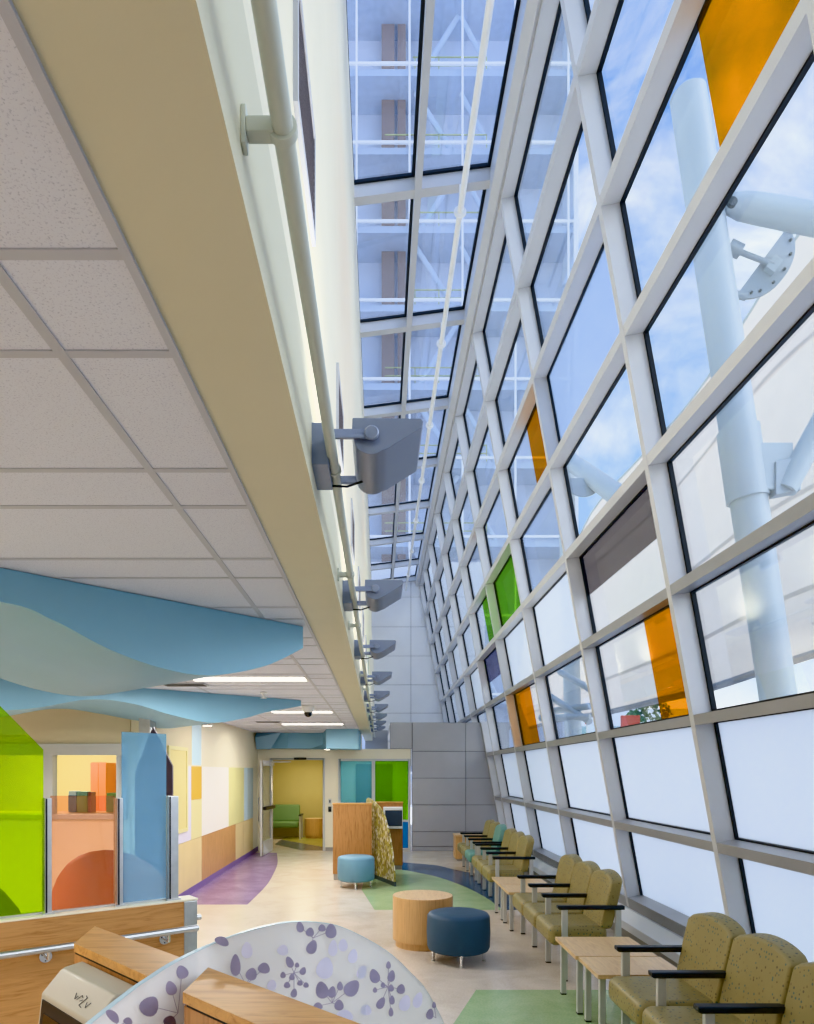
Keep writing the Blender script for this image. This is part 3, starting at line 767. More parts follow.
# ================================================================== FAR KIOSK
t = thing('check_in_kiosk', 'wooden check-in kiosk with olive leaf-print divider in mid room', 'kiosk', (0,0,0))
box('cabinet', 'oak_v', -.785, -.14, 11.67, 11.82, .10, 1.255, t); box('counter_top', 'oak_top', -.795, -.13, 11.66, 11.83, 1.255, 1.28, t, bevel=.002)
box('plinth', 'base_grey', -.775, -.15, 11.68, 11.81, 0, .10, t)
box('cabinet', 'oak_v', -.13, .42, 12.9, 13.05, .08, 1.225, t); box('counter_top', 'oak_top', -.13, .43, 12.88, 13.06, 1.225, 1.25, t, bevel=.002)
box('plinth', 'base_grey', -.12, .41, 12.91, 13.04, 0, .08, t)
box('cabinet', 'oak_v', -.785, -.67, 11.83, 13.05, .10, 1.20, t)
q = [(-.235, 12.5, 1.31), (-.205, 12.32, 1.345), (-.165, 12.1, 1.34), (-.09, 11.85, 1.30), (.0, 11.62, 1.22), (.08, 11.42, 1.09), (.16, 11.22, .80), (.205, 11.1, .50), (.232, 11.02, .22), (.24, 11.0, .0)]
qa = arc([(i, 0) for i in range(len(q))], 5)
def lerp3(tt):
    i = min(int(tt), len(q)-2); f_ = tt-i; return [q[i][k]*(1-f_)+q[i+1][k]*f_ for k in range(3)]
cur = [lerp3(a[0]) for a in qa]
rowsA = [[(x-.011, y-.004, .07 if z > .07 else z*.5+.0), (x-.011, y-.004, max(z, .072))][::1] for x, y, z in cur]
rowsB = [[(a[0]+.022, a[1]+.008, a[2]) for a in r] for r in rowsA]
pm = MB(); pm.sheet(rowsA); pm.sheet(rowsB); pm.sheet([[r[1] for r in rowsA], [r[1] for r in rowsB]]); pm.sheet([[r[0] for r in rowsA], [r[0] for r in rowsB]])
pm.build('divider_panel', 'leafprint', t)
pb = MB(); pb.sheet([[(x-.014, y-.005, 0) for x, y, z in cur], [(x-.014, y-.005, .07) for x, y, z in cur]]); pb.sheet([[(x+.014, y+.005, 0) for x, y, z in cur], [(x+.014, y+.005, .07) for x, y, z in cur]])
pb.box(.225, .254, 10.985, 11.0, 0, .075)
pb.build('divider_foot', 'gunmetal', t)
t = thing('touchscreen', 'white framed touchscreen mounted on the far wooden kiosk', 'screen', (.26, 12.87, 0))
box('bezel', 'monitor_white', -.20, .155, -.07, .01, .76, 1.16, t, bevel=.012, seg=3)
box('display', 'screen_blue', -.155, .135, -.075, -.068, .82, 1.09, t, bevel=.002); box('display_border', 'black', -.165, .145, -.072, -.069, .81, 1.10, t)

# wall devices beside door
t = thing('card_reader', 'small black card reader on the cream wall beside the door', 'switch', (-1.145, YD, .95)); box('body', 'black', -.035, .035, -.03, .003, -.06, .06, t, bevel=.006); box('face_plate', 'gunmetal', -.02, .02, -.034, -.03, .0, .045, t)
t = thing('wall_switch', 'small grey switch plate above the card reader', 'switch', (-1.145, YD, 1.13)); box('plate', 'alu', -.035, .035, -.01, .003, -.06, .06, t, bevel=.003); box('rocker', 'gunmetal', -.015, .015, -.016, -.01, -.03, .03, t)

# ================================================================== LOW PARTITION WITH COLOURED SCREENS
PA, U = Vector((-1.965, 3.62, 0)), Vector((.793, .609, 0)).normalized(); NB = Vector((-U.y, U.x, 0))   # NB = to the back
ZP = 1.03
TE = (Vector((-1.128, 4.29, 0))-PA).dot(U)          # end of the partition along U
t = thing('partition_wall', 'low oak partition wall with steel end cap at left', 'partition', (0,0,0))
def pw(t0, t1, o0, o1, z0, z1):
    q_ = lambda z: [PA+U*t0+NB*o0+Vector((0,0,z)), PA+U*t1+NB*o0+Vector((0,0,z)), PA+U*t1+NB*o1+Vector((0,0,z)), PA+U*t0+NB*o1+Vector((0,0,z))]
    return MB().hexa(q_(z0), q_(z1))
E0 = TE-.085
wm = pw(-2.6, E0, 0, .13, .1, ZP-.012).build('wood_panel', 'oak', t)
pw(-2.6, TE+.005, .0, .135, ZP-.012, ZP).build('cap', 'cream', t, bevel=.003)
pw(E0, TE, -.004, .132, .1, ZP-.013).build('end_cap', 'steel', t, bevel=.006)
pw(-2.6, TE-.01, .01, .12, 0, .1).build('plinth', 'base_grey', t)
# screens
SP = PA+NB*.065
def sp_(px, py): return on_plane(px, py, SP, U)
def screen(label, mat, pix, thick=.010, off=0.0):
    pts = [sp_(*p) for p in pix]
    for p in pts[-2:]: p.z = ZP
    o = thing('glass_screen', label, 'screen', (0,0,0), 'coloured glass screens on the partition')
    a = [p+NB*(off-thick/2) for p in pts]; b_ = [p+NB*(off+thick/2) for p in pts]
    MB().prism(a, b_).build('glass_pane', mat, o)
    c = MB().obox((pts[-1]+pts[-2])/2+Vector((0,0,.006))+NB*off, U, (pts[-1]-pts[-2]).length/2, NB, .012, (0,0,1), .0055)
    c.build('bottom_channel', 'steel', o)
    return o
screen('lime green glass screen with sloping top, leftmost on the oak partition', 'scr_green', [(-36, 669), (0, 706), (43.2, 749.8), (43.2, 914), (-36, 924)])
screen('low orange glass screen between two steel posts', 'scr_orange', [(50.5, 795.8), (114.9, 795.8), (114.9, 906), (50.5, 914)])
screen('tall light blue glass screen next to the right steel post', 'scr_blue', [(121.7, 731.8), (166, 734), (166, 900), (121.7, 905)])
def post(px, label, wide=.045, ztop=798):
    p = sp_(px, ztop); h = p.z
    o = thing('screen_post', label, 'post', (p.x, p.y, ZP), 'steel posts between the coloured screens')
    hh = h-ZP
    MB().obox((0,0,hh/2), U, wide/2, NB, .035, (0,0,1), hh/2).build('shaft', 'steel', o, bevel=.003)
    MB().obox(-NB*.036-U*(wide/2-.009)+Vector((0,0,hh/2)), U, .004, NB, .002, (0,0,1), hh/2-.002).build('slot', 'black', o)
    MB().obox((0,0,.004), U, wide/2+.012, NB, .045, (0,0,1), .004).build('base_plate', 'steel', o)
post(46.8, 'slim steel post between the green and orange screens', .036)
post(118.3, 'slim steel post between the orange and blue screens', .034)
post(171.5, 'wide steel post at the right end of the partition', .062, 796)
# handrail
t = thing('handrail', 'round stainless handrail along the front of the oak partition', 'handrail', (0,0,0))
HZr = .868
hp = lambda tt, o: PA+U*tt+NB*o+Vector((0,0,HZr))
MB().tube([hp(-2.6, -.08), hp(TE-.03, -.08)], .019, 20).build('rail', 'steel', t)
MB().tube([hp(TE-.9, .21), hp(TE+.11, .21)], .019, 20).build('rail', 'steel', t)
for px in (47, 166.5):
    c = on_plane(px, 900, PA-NB*.04, U); tt = (Vector((c.x, c.y, 0))-PA).dot(U)
    q0 = hp(tt, -.002)-Vector((0,0,.055))
    ro = MB().tube([q0, q0-NB*.010], .032, 24).build('bracket_plate', 'chrome', t)
    MB().tube([q0-NB*.01, q0-NB*.078, q0-NB*.08+Vector((0,0,.038))], .008, 12).build('bracket_arm', 'chrome', ro)
    for a in (0, 2.09, 4.19):
        s = q0-NB*.0105+U*(.022*math.cos(a+.5))+Vector((0,0,.022*math.sin(a+.5)))
        MB().tube([s, s-NB*.002], .0035, 8).build('screw', 'black', ro)
# house-shaped dark panel behind blue screen
o = thing('house_shaped_panel', 'dark plum panel with gabled top behind the light blue screen', 'screen', (0,0,0))
yy = 5.6
hx = lambda px: (px-CX)/F*yy
hz = lambda py: EYE-(py-CY)/F*yy
pts = [(hx(135), hz(771)), (hx(153), hz(726.5)), (hx(172.3), hz(766)), (hx(172.3), 0.02), (hx(135), .02)]
MB().prism([(x, yy, z) for x, z in pts], [(x, yy+.03, z) for x, z in pts]).build('panel', 'dark_tint', o)
pts2 = [(x, z) for x, z in pts]
box('foot_plate', 'steel', pts[4][0]-.02, pts[3][0]+.02, yy-.06, yy+.09, 0, .02, o)
# lounge chairs behind the screens
def lounge(label, mat, x, y, rz, s=1.0):
    o = thing('lounge_chair', label, 'chair', (x, y, 0), None, rz)
    n = 14
    a = []; 
    for k in range(n+1):
        th = PI*(k/n); a.append((math.cos(th), math.sin(th)))
    rows = []
    for k, (c, s_) in enumerate(a):
        hgt = .74+.54*(s_**.8)
        rows.append([(c*.42, s_*.40-.05, .16), (c*.43, s_*.41-.05, hgt-.03), (c*.41, s_*.39-.05, hgt), (c*.34, s_*.32-.05, hgt-.02), (c*.32, s_*.30-.05, .40), (c*.32, s_*.30-.05, .16)])
    mb = MB(); mb.sheet(rows)
    mb.f.append(tuple(range(6))); mb.f.append(tuple(range(len(mb.v)-6, len(mb.v))))
    mb.build('shell_back', mat, o, sharp=60)
    rbox('seat', mat, -.31, .31, -.40, .24, .22, .44, o, .05)
    for u in (-.3, .3):
        for w_ in (-.3, .2): MB().tube([(u, w_, 0), (u, w_, .22)], .015, 10).build('leg', 'steel', o)
lounge('rust lounge chair behind the orange glass screen', 'orange_fabric', -1.90, 5.02, math.radians(-170))
lounge('dark grey lounge chair behind the lime green screen', 'gunmetal', -2.77, 4.72, math.radians(170))

# office behind the window: cabinet, counter and things
t = thing('office_cabinet', 'tall orange cabinet door in the yellow office behind the glass', 'cabinet', (-4.46, 11.3, 0)); box('carcass', 'orange_panel', -.12, .12, -.2, .28, .02, 1.95, t); box('door', 'orange_panel', -.12, -.003, -.222, -.2, .04, 1.94, t, bevel=.003); box('door', 'orange_panel', .003, .12, -.222, -.2, .04, 1.94, t, bevel=.003); box('plinth', 'base_grey', -.11, .11, -.19, .27, 0, .02, t)
t = thing('office_counter', 'long pale counter under the office window', 'counter', (-4.5, 8.9, 0)); box('counter_top', 'maple', -1.4, 1.4, -.3, .3, 1.25, 1.29, t); box('cabinet', 'cream', -1.35, 1.35, -.25, .28, 0, 1.25, t)
def desk_item(name, lb, cat, px0, px1, py0, py1, y, mat, lid):
    x0, x1 = (px0-CX)/F*y, (px1-CX)/F*y; z0, z1 = 1.29, EYE-(py0-CY)/F*y
    t = thing(name, lb, cat, ((x0+x1)/2, y, 1.29)); h = (x1-x0)/2
    box('body', mat, -h, h, 0, .15, 0, (z1-z0)*.8, t, bevel=.006); box('lid', lid, -h*.95, h*.95, .005, .145, (z1-z0)*.8, z1-z0, t, bevel=.004)
desk_item('storage_bin', 'small blue bin on the office counter', 'box', 68, 76, 791, 795, 8.85, 'toy_blue', 'panel_sky')
desk_item('storage_bin', 'wide green and teal bin on the office counter', 'box', 76.5, 87, 791.5, 795, 8.85, 'toy_green', 'teal_fabric')
desk_item('storage_bin', 'small dark red box on the office counter', 'box', 88, 91.5, 792, 795, 8.85, 'toy_red', 'toy_red')
desk_item('storage_bin', 'light green tray on the counter by the blue screen', 'box', 106, 118, 793, 795, 8.85, 'toy_green', 'toy_green')

# ================================================================== FRONT KIOSK
US, VS = Vector((.7071, -.7071, 0)), Vector((.7071, .7071, 0))
t = thing('check_in_kiosk', 'oak check-in kiosk with purple flower divider in the foreground', 'kiosk', (0,0,0))
ZK = 1.25
def block(pts):
    top = [(x, y, ZK) for x, y in pts]; c = Vector((sum(p[0] for p in pts)/4, sum(p[1] for p in pts)/4, 0))
    sh = lambda k, z: [tuple(Vector((c.x+(x-c.x), c.y+(y-c.y), z))-VS*0) for x, y in pts]
    ins = lambda d, z: [(x+(c.x-x)*d, y+(c.y-y)*d, z) for x, y in pts]
    MB().prism(sh(0, ZK-.028), sh(0, ZK)).build('counter_top', 'oak_top', t, bevel=.0015)
    MB().prism(ins(.03, ZK-.034), ins(.03, ZK-.028)).build('reveal', 'black', t)
    MB().prism(ins(.012, .1), ins(.012, ZK-.034)).build('counter_wall', 'oak_v', t)
    MB().prism(ins(.05, 0), ins(.05, .1)).build('plinth', 'base_grey', t)
block([(-.984, 2.25), (-.628, 1.888), (-.585, 2.072), (-1.019, 2.50)])
block([(-.4935, 1.75), (.30, .957), (.415, 1.073), (-.485, 1.974)])
DP = [(-40, 1130, 1.35), (40, 1066, 1.5), (88, 1024, 1.62), (131, 990, 1.755), (147, 979, 1.80), (173, 962.5, 1.90), (208, 945.5, 2.03), (248, 930.5, 2.07), (287.6, 922, 2.12), (320, 922.5, 2.19), (346, 929, 2.25), (386, 951, 2.38), (412, 975, 2.46), (425, 990, 2.50), (443, 1024, 2.56), (458, 1070, 2.61), (470, 1140, 2.65), (478, 1200, 2.67)]
def divY(px):
    for a, b_ in zip(DP, DP[1:]):
        if a[0] <= px <= b_[0]:
            f_ = (px-a[0])/(b_[0]-a[0]); return a[2]+(b_[2]-a[2])*f_
    return DP[-1][2]
def catm(P, n=6):
    o_ = []; Q = [P[0]]+P+[P[-1]]
    for i in range(1, len(Q)-2):
        for k in range(n):
            tt = k/n; p0, p1, p2, p3 = [Vector(x) for x in Q[i-1:i+3]]
            o_.append(.5*((2*p1)+(p2-p0)*tt+(2*p0-5*p1+4*p2-p3)*tt*tt+(3*p1-p0-3*p2+p3)*tt**3))
    o_.append(Vector(P[-1])); return o_
def ray(px, py, Y): return Vector(((px-CX)/F*Y, Y, EYE-(py-CY)/F*Y))
curve = catm([tuple(ray(*p)) for p in DP])
plan_n = []
for i, p in enumerate(curve):
    d_ = curve[min(i+1, len(curve)-1)]-curve[max(i-1, 0)]; d_.z = 0; d_.normalize(); plan_n.append(Vector((-d_.y, d_.x, 0)))
th = .007
fa = [[p-n_*th for p, n_ in zip(curve, plan_n)], [Vector((p.x, p.y, .04))-n_*th for p, n_ in zip(curve, plan_n)]]
ba = [[p+n_*th for p, n_ in zip(curve, plan_n)], [Vector((p.x, p.y, .04))+n_*th for p, n_ in zip(curve, plan_n)]]
dm = MB(); dm.sheet(fa); dm.sheet(ba); dm.sheet([fa[0], ba[0]]); dm.sheet([fa[1], ba[1]]); dm.sheet([[fa[0][0], fa[1][0]], [ba[0][0], ba[1][0]]]); dm.sheet([[fa[0][-1], fa[1][-1]], [ba[0][-1], ba[1][-1]]])
dv = dm.build('divider_panel', 'frost_panel', t, sharp=60)
eb = MB(); eb.sheet([[p-n_*(th+.0005)+Vector((0,0,.001)) for p, n_ in zip(curve, plan_n)], [p+n_*(th+.0005)+Vector((0,0,.001)) for p, n_ in zip(curve, plan_n)]])
eb.sheet([[p-n_*(th+.0005)+Vector((0,0,.001)) for p, n_ in zip(curve, plan_n)], [p-n_*(th+.0005)-Vector((0,0,.001)) for p, n_ in zip(curve, plan_n)]])
eb.build('glass_edge', 'scr_edge', dv)
# petals printed on the divider: px, py, half-w, half-h, rotation
PET = [(149.7, 1006, 10, 11.5, .6, 0), (171, 988, 6, 8, -.3, 0), (182, 972, 6.5, 7.5, -.4, 0), (170, 1021, 7, 6, .3, 0), (222, 941, 8, 5, .4, 0), (235.5, 965, 5.5, 12, 0, 0), (251.5, 974, 6, 7, .3, 0), (264, 968, 6.5, 6, .2, 0),
       (300, 927, 4, 6, -.2, 0), (310, 932, 4.5, 5, .2, 0), (331, 931, 6, 8, 0, 0), (312, 947, 5.5, 8, .4, 0), (322, 928, 4, 4, 0, 0),
       (289.5, 962, 4, 6.5, -.4, 0), (283, 975, 3, 3.5, 0, 0), (297, 965, 2.5, 2.8, 0, 0), (303, 971, 3.4, 4.5, .4, 0), (300, 983, 3, 3, 0, 0), (306, 985, 3, 3, 0, 0), (292, 977, 3, 3.5, 0, 0), (294, 993, 3.5, 5, .2, 0), (287, 985, 3.5, 3.5, 0, 0),
       (322, 990, 7, 9.5, -.2, 0), (332, 992, 4.2, 6.5, .2, 0), (340, 986, 3.2, 5, 0, 0), (352, 988, 7.5, 10, .7, 0), (339, 1005, 5, 6, 0, 0), (318, 1006, 5, 4, 0, 0),
       (374.5, 976, 5.5, 8, -.3, 0), (388.5, 965, 2.6, 4.2, 0, 0), (391.5, 976, 4, 6.5, .2, 0), (391, 988, 3.2, 4, 0, 0), (383, 985, 2.5, 3, 0, 0), (401, 989, 4.6, 5.5, .2, 0), (392, 1000, 3, 5, 0, 0), (381, 1003, 4.2, 7, .5, 0), (391, 1012, 2.6, 5, 0, 0), (375, 990, 2.4, 3, 0, 0),
       (430, 1014, 4, 6, .2, 0), (434, 1005, 2.2, 3.5, 0, 0), (113, 1016, 9, 5, .8, 0), (128, 1021, 5, 4, .3, 0),
       (196, 1000, 6, 9, .2, 1), (247, 950, 6, 9, 0, 1), (325, 968, 9, 12, .2, 1), (353, 956, 5, 8, .2, 1), (343, 945, 5, 7, 0, 1), (333, 948, 5, 9, .1, 1), (405, 1003, 6, 9, .3, 1), (418, 1000, 5, 9, .3, 1), (366, 1010, 6, 6, 0, 1), (283, 950, 6, 6, .3, 1), (272, 985, 5, 6, .2, 1), (362, 972, 5, 8, .4, 1), (262, 1000, 8, 8, .4, 1), (345, 1015, 9, 6, .2, 1)]
CL = [(0, 3, (178, 1013)), (4, 4, (222, 941)), (5, 7, (246, 985)), (8, 12, (313, 938)), (13, 21, (294, 973)), (22, 27, (332, 1003)), (28, 37, (388, 987)), (38, 39, (436, 1018)), (40, 41, (118, 1026))]
DA = [p for p in PET if p[5] == 0]; PALE = [p for p in PET if p[5] == 1]
def petal(mb, p, off):
    px, py, rw, rh, ro_, _ = p; n = 18; pts = []
    rw, rh = rw*.92, rh*.92
    for k in range(n):
        a = 2*PI*k/n; ex, ey = rw*math.sin(a)*(1-.25*math.cos(a)), -rh*math.cos(a)
        x_ = px+ex*math.cos(ro_)-ey*math.sin(ro_); y_ = py+ex*math.sin(ro_)+ey*math.cos(ro_)
        pts.append(ray(x_, y_, divY(x_)-off))
    mb.add(pts, [tuple(range(n))])
for i0, i1, hub in CL:
    mb = MB()
    for p in DA[i0:i1+1]:
        petal(mb, p, .0135)
        d = Vector((hub[0]-p[0], hub[1]-p[1], 0)); nn = Vector((-d.y, d.x, 0)).normalized()*.3
        q4 = [(p[0]+nn.x, p[1]+nn.y), (p[0]-nn.x, p[1]-nn.y), (hub[0]-nn.x, hub[1]-nn.y), (hub[0]+nn.x, hub[1]+nn.y)]
        mb.add([ray(x_, y_, divY(x_)-.013) for x_, y_ in q4], [(0,1,2,3)])
    mb.build('flower_print', 'petal', dv)['label'] = 'purple flower print'
for p in PALE:
    mb = MB(); petal(mb, p, .012); mb.build('pale_petal_print', 'petal_pale', dv)['label'] = 'pale lavender petal print'
# kiosk monitor on left block
mo = thing('touchscreen', 'beige kiosk touchscreen with dark display on the front oak counter', 'screen', (0,0,0))
P1, P2 = Vector((-.922, 2.18, 0))-VS*.004, Vector((-.66, 1.918, 0))-VS*.004
def mp(s, w_, z): return P1+(P2-P1)*s-VS*w_+Vector((0,0,z))
prof = [(0, 1.213), (.055, 1.205), (.068, 1.198), (.122, 1.140), (.16, .80), (.0, .78)]
MB().prism([mp(0, *q_) for q_ in prof], [mp(1, *q_) for q_ in prof]).build('housing', 'monitor', mo, bevel=.005, seg=3)
sl = lambda s, f_, d: mp(s, .122+(.16-.122)*f_+d, 1.140-(.34)*f_)
MB().hexa([sl(.05, .04, -.002), sl(.95, .04, -.002), sl(.95, .97, -.002), sl(.05, .97, -.002)], [sl(.05, .04, .003), sl(.95, .04, .003), sl(.95, .97, .003), sl(.05, .97, .003)]).build('display_border', 'black', mo)
MB().hexa([sl(.12, .14, .003), sl(.88, .14, .003), sl(.88, .9, .003), sl(.12, .9, .003)], [sl(.12, .14, .005), sl(.88, .14, .005), sl(.88, .9, .005), sl(.12, .9, .005)]).build('display', 'screen', mo)
# small illegible maker's mark in dark ink on the bevelled face
bz = lambda s, f_, d=.0015: mp(s, .068+(.122-.068)*f_+d*.7, 1.198-.058*f_+d*.7)
lg = MB()
for (a0, f0, a1, f1) in ((.50,.42,.535,.62),(.535,.62,.555,.48),(.57,.60,.60,.40),(.60,.40,.63,.46),(.62,.60,.65,.52),(.655,.35,.69,.40),(.69,.40,.65,.72),(.65,.72,.70,.75),(.73,.52,.755,.70),(.755,.70,.785,.48)):
    A, B = bz(a0, f0), bz(a1, f1); lg.tube([A, B], .001, 6)
lg.build('logo', 'logo', mo)

# ================================================================== OUTSIDE
setting(box('floor_outside', 'concrete', 3.5, 120, -40, 120, -.5, -.3))
def px3(px, py, Y): return ray(px, py, Y)
# tensile canopy
cn = thing('tensile_canopy', 'white tensile fabric canopy outside the sloped glass wall', 'canopy', (0,0,0))
UP = catm([tuple(px3(*p)) for p in ((1250, -260, 10), (1000, 20, 13), (900, 115, 15), (814, 212, 17), (737, 333, 20), (690, 402, 23), (640, 458, 27), (592, 512, 31), (560, 578, 34), (530, 607, 38))], 5)
LO = catm([tuple(px3(*p)) for p in ((1250, 560, 8), (1000, 612, 11), (900, 634, 13), (814, 654, 15), (714, 687, 18), (660, 700, 21), (614, 711, 25), (585, 716, 29), (560, 720, 33), (530, 728, 38))], 5)
rows = []
N = 12
for k in range(N+1):
    s = k/N
    rows.append([a.lerp(b_, s)+Vector((0, 3.0*math.sin(PI*s), 0.6*math.sin(PI*s)*-1)) for a, b_ in zip(UP, LO)])
MB().sheet(rows).build('membrane', 'fabric', cn, sharp=80)
MB().tube(LO, .10, 8).build('edge_cable', 'fabric_hem', cn); MB().tube(UP, .05, 8).build('edge_cable', 'mast', cn)
for idx, k in enumerate((3, 7, 10)):
    r_ = [p+Vector((-.03, -.05, 0)) for p in rows[k]]
    mb = MB(); mb.sheet([[p+Vector((0,0,.06)) for p in r_], [p-Vector((0,0,.06)) for p in r_]]); mb.build('seam', 'seam', cn)
# mast
mt = thing('canopy_mast', 'leaning white steel mast with collar holding the canopy', 'mast', (0,0,0))
top, bot = px3(688, 95, 11), px3(792, 790, 11)
dirm = (bot-top).normalized()
MB().tube([top, bot], .27, 28).build('mast_tube', 'mast', mt)
MB().tube([top-dirm*.15, top-dirm*.05, top+dirm*.05], [.10, .22, .27], 28).build('mast_cap', 'mast', mt)
c0, c1_ = px3(738, 430, 11), px3(748, 500, 11)
MB().tube([c0, c1_], .31, 28).build('collar', 'mast', mt)
b0 = px3(765, 470, 10.9)
MB().obox(b0, (1,0,0), .35, (0,1,0), .16, (0,0,1), .36).build('bracket_box', 'mast', mt, bevel=.02)
MB().obox(px3(785, 478, 10.8), (1,0,.2), .2, (0,1,0), .10, (0,0,1), .26).build('clevis', 'mast_plate', mt, bevel=.02)
MB().tube([px3(785, 490, 10.8), px3(850, 370, 10.6)], .17, 20).build('strut', 'mast', mt)
MB().tube([px3(728, 203, 10.9), px3(742, 206, 10.8), px3(760, 209, 10.8), px3(900, 236, 10.4)], [.14, .19, .205, .22], 20).build('strut', 'mast', mt)
ey = px3(731, 204, 10.45)
MB().tube([ey, ey+Vector((0, -.06, 0))], .07, 16).build('pin', 'gunmetal', mt)
# half-disc membrane plate
pl = thing('membrane_plate', 'half-round steel plate clamping the canopy corner to the mast', 'plate', (0,0,0))
A, B = px3(737, 294, 11.2), px3(787, 227, 11.2)
ax = (B-A); ax_n = ax.normalized(); r_ = ax.length/2; cc = (A+B)/2
pn = Vector((ax_n.z, 0, -ax_n.x))
if pn.x < 0: pn = -pn
arcp = [cc+ax_n*(r_*math.cos(a))+pn*(r_*.66*math.sin(a)) for a in [PI*k/20 for k in range(21)]]
MB().prism([p for p in arcp], [p+Vector((0, .05, 0)) for p in arcp]).build('plate', 'mast_plate', pl)
for k in (3, 6, 9, 12, 15, 17):
    p = cc+ax_n*(r_*.88*math.cos(PI*k/20))+pn*(r_*.56*math.sin(PI*k/20)); MB().tube([p, p-Vector((0, .03, 0))], .022, 10).build('bolt', 'gunmetal', pl)
MB().tube([px3(735, 250, 11.1), cc+pn*r_*.28+Vector((0, -.06, 0))], .045, 12).build('tension_rod', 'mast_plate', pl)
MB().obox(cc+pn*r_*.28+Vector((0, -.05, 0)), ax_n, .12, pn, .08, (0,1,0), .05).build('lug', 'mast', pl)
MB().tube([px3(729, 246, 11.1), px3(741, 252, 11.1)], .11, 12).build('turnbuckle', 'mast_plate', pl)
for e in (A, B):
    MB().tube([e-pn*.10-ax_n*.05, e+pn*.15+ax_n*.05], .06, 12).build('cable_socket', 'mast_plate', pl)
MB().tube([B, px3(860, 180, 10.6)], .03, 8).build('edge_cable', 'mast_plate', pl)
# second smaller canopy corner farther away
m2 = thing('canopy_mast', 'farther white canopy strut seen beyond the middle panes', 'mast', (0,0,0))
MB().tube([px3(566, 458, 24), px3(624, 500, 22)], [.28, .34], 16).build('strut', 'mast', m2)
MB().tube([px3(565, 440, 25), px3(575, 800, 25)], .3, 16).build('mast_tube', 'mast', m2)
c_ = px3(584, 478, 23)
dd = [c_+Vector((.62*math.cos(a), 0, .62*math.sin(a))) for a in [PI+PI*k/14 for k in range(15)]]
MB().prism(dd, [p+Vector((0, .06, 0)) for p in dd]).build('corner_plate', 'mast_plate', m2)
# white trusses beyond lower panes
tr = thing('steel_truss', 'white tubular trusses outside the lower panes', 'truss', (0,0,0))
for a, b_ in (((540, 690, 22), (590, 722, 20)), ((545, 712, 22), (591, 706, 20)), ((560, 672, 23), (592, 690, 20)), ((540, 718, 21), (590, 717, 20))):
    MB().tube([px3(*a), px3(*b_)], .10, 12).build('tube', 'mast', tr)
# low building, red signs and tree beyond
lb_ = thing('low_building', 'pale low building with windows far outside the lower panes', 'building', (0,0,0))
MB().box(12.5, 42.5, 52, 60, -.3, 6.5).build('wall', 'far_white', lb_)
for k in range(10):
    f_ = MB().box(13.1+k*2.9, 15.4+k*2.9, 51.9, 52.0, .8, 5.2).build('window', 'far_glass', lb_); MB().box(14.2+k*2.9, 14.3+k*2.9, 51.85, 51.9, .8, 5.2).build('glazing_bar', 'far_white', f_)
rs = thing('red_sign', 'red sign panel outside behind the orange strip pane', 'sign', (0,0,0))
a = px3(622, 728, 30); b_ = px3(640, 706, 30)
MB().box(a.x, b_.x, 30, 30.2, a.z-.6, b_.z-.4).build('sign_face', 'red', rs); MB().box(a.x+.2, a.x+.35, 30.05, 30.15, -.3, a.z-.5).build('post', 'far_white', rs); MB().box(b_.x-.35, b_.x-.2, 30.05, 30.15, -.3, a.z-.5).build('post', 'far_white', rs)
rs = thing('red_sign', 'narrow tall red sign far outside the middle lower pane', 'sign', (0,0,0))
a = px3(586, 724, 34); b_ = px3(591, 700, 34)
MB().box(a.x, b_.x, 34, 34.2, a.z, b_.z).build('sign_face', 'red', rs); MB().box(a.x+.05, a.x+.12, 34.05, 34.15, -.3, a.z).build('post', 'far_white', rs)
def tree(label, x, y, h, r):
    t = thing('tree', label, 'tree', (x, y, -.3))
    MB().tube([(0,0,0), (.05,0,h*.35), (0,.1,h*.6)], [.18, .13, .07], 10).build('trunk', 'bark', t)
    mb = MB()
    for k in range(420):
        th_, ph, rr = random.uniform(0, 2*PI), math.acos(random.uniform(-1, 1)), r*random.uniform(.3, 1)**.5
        c = Vector((rr*math.sin(ph)*math.cos(th_), rr*math.sin(ph)*math.sin(th_), h*.68+rr*.9*math.cos(ph)))
        a = Vector((random.gauss(0, 1), random.gauss(0, 1), random.gauss(0, 1))).normalized(); b_ = a.cross(Vector((random.gauss(0,1), random.gauss(0,1), random.gauss(0,1)))).normalized()
        s = random.uniform(.10, .22)
        mb.add([c-a*s, c+b_*s*.5, c+a*s, c-b_*s*.5], [(0,1,2,3)])
    mb.build('crown', 'leaf', t)
tree('green tree outside behind the orange strip pane', 13.9, 36, 7.3, 1.1)
# glass tower rising behind the building
tw = thing('glass_tower', 'tall blue glass tower with white grid seen through the skylight', 'building', (0,0,0))
TY = 42.0; TX0, TX1 = -12.0, 11.6; TZ1 = 62
MB().box(TX0, TX1, TY+2.6, TY+14, -.3, TZ1).build('core_wall', 'facade', tw)
vx = [ -1.4+3.17*k for k in range(-3, 5)]
fh = 4.72; z0t = EYE+(772-65)*TY/F; zf = [z0t-fh*k for k in range(-5, 10) if z0t-fh*k > 0]
for x in vx: MB().box(x-.05, x+.05, TY-.15, TY, -.3, TZ1).build('mullion', 'facade_white', tw)
for z in zf:
    MB().box(TX0, TX1, TY-.14, TY-.01, z-.065, z+.065).build('transom', 'facade_white', tw)
    MB().box(TX0, TX1, TY+.1, TY+2.6, z-.55, z-.15).build('floor_slab', 'facade_band', tw)
    rl = MB()
    for hh in (.55, 1.05): rl.box(.3 if int(z) % 2 else 2.0, 6.5, TY+.55, TY+.6, z+hh-.03, z+hh+.03)
    for k in range(4): rl.box(2.1+k*1.45, 2.16+k*1.45, TY+.55, TY+.6, z-.15, z+1.08)
    rl.build('safety_railing', 'yellow_rail', tw)
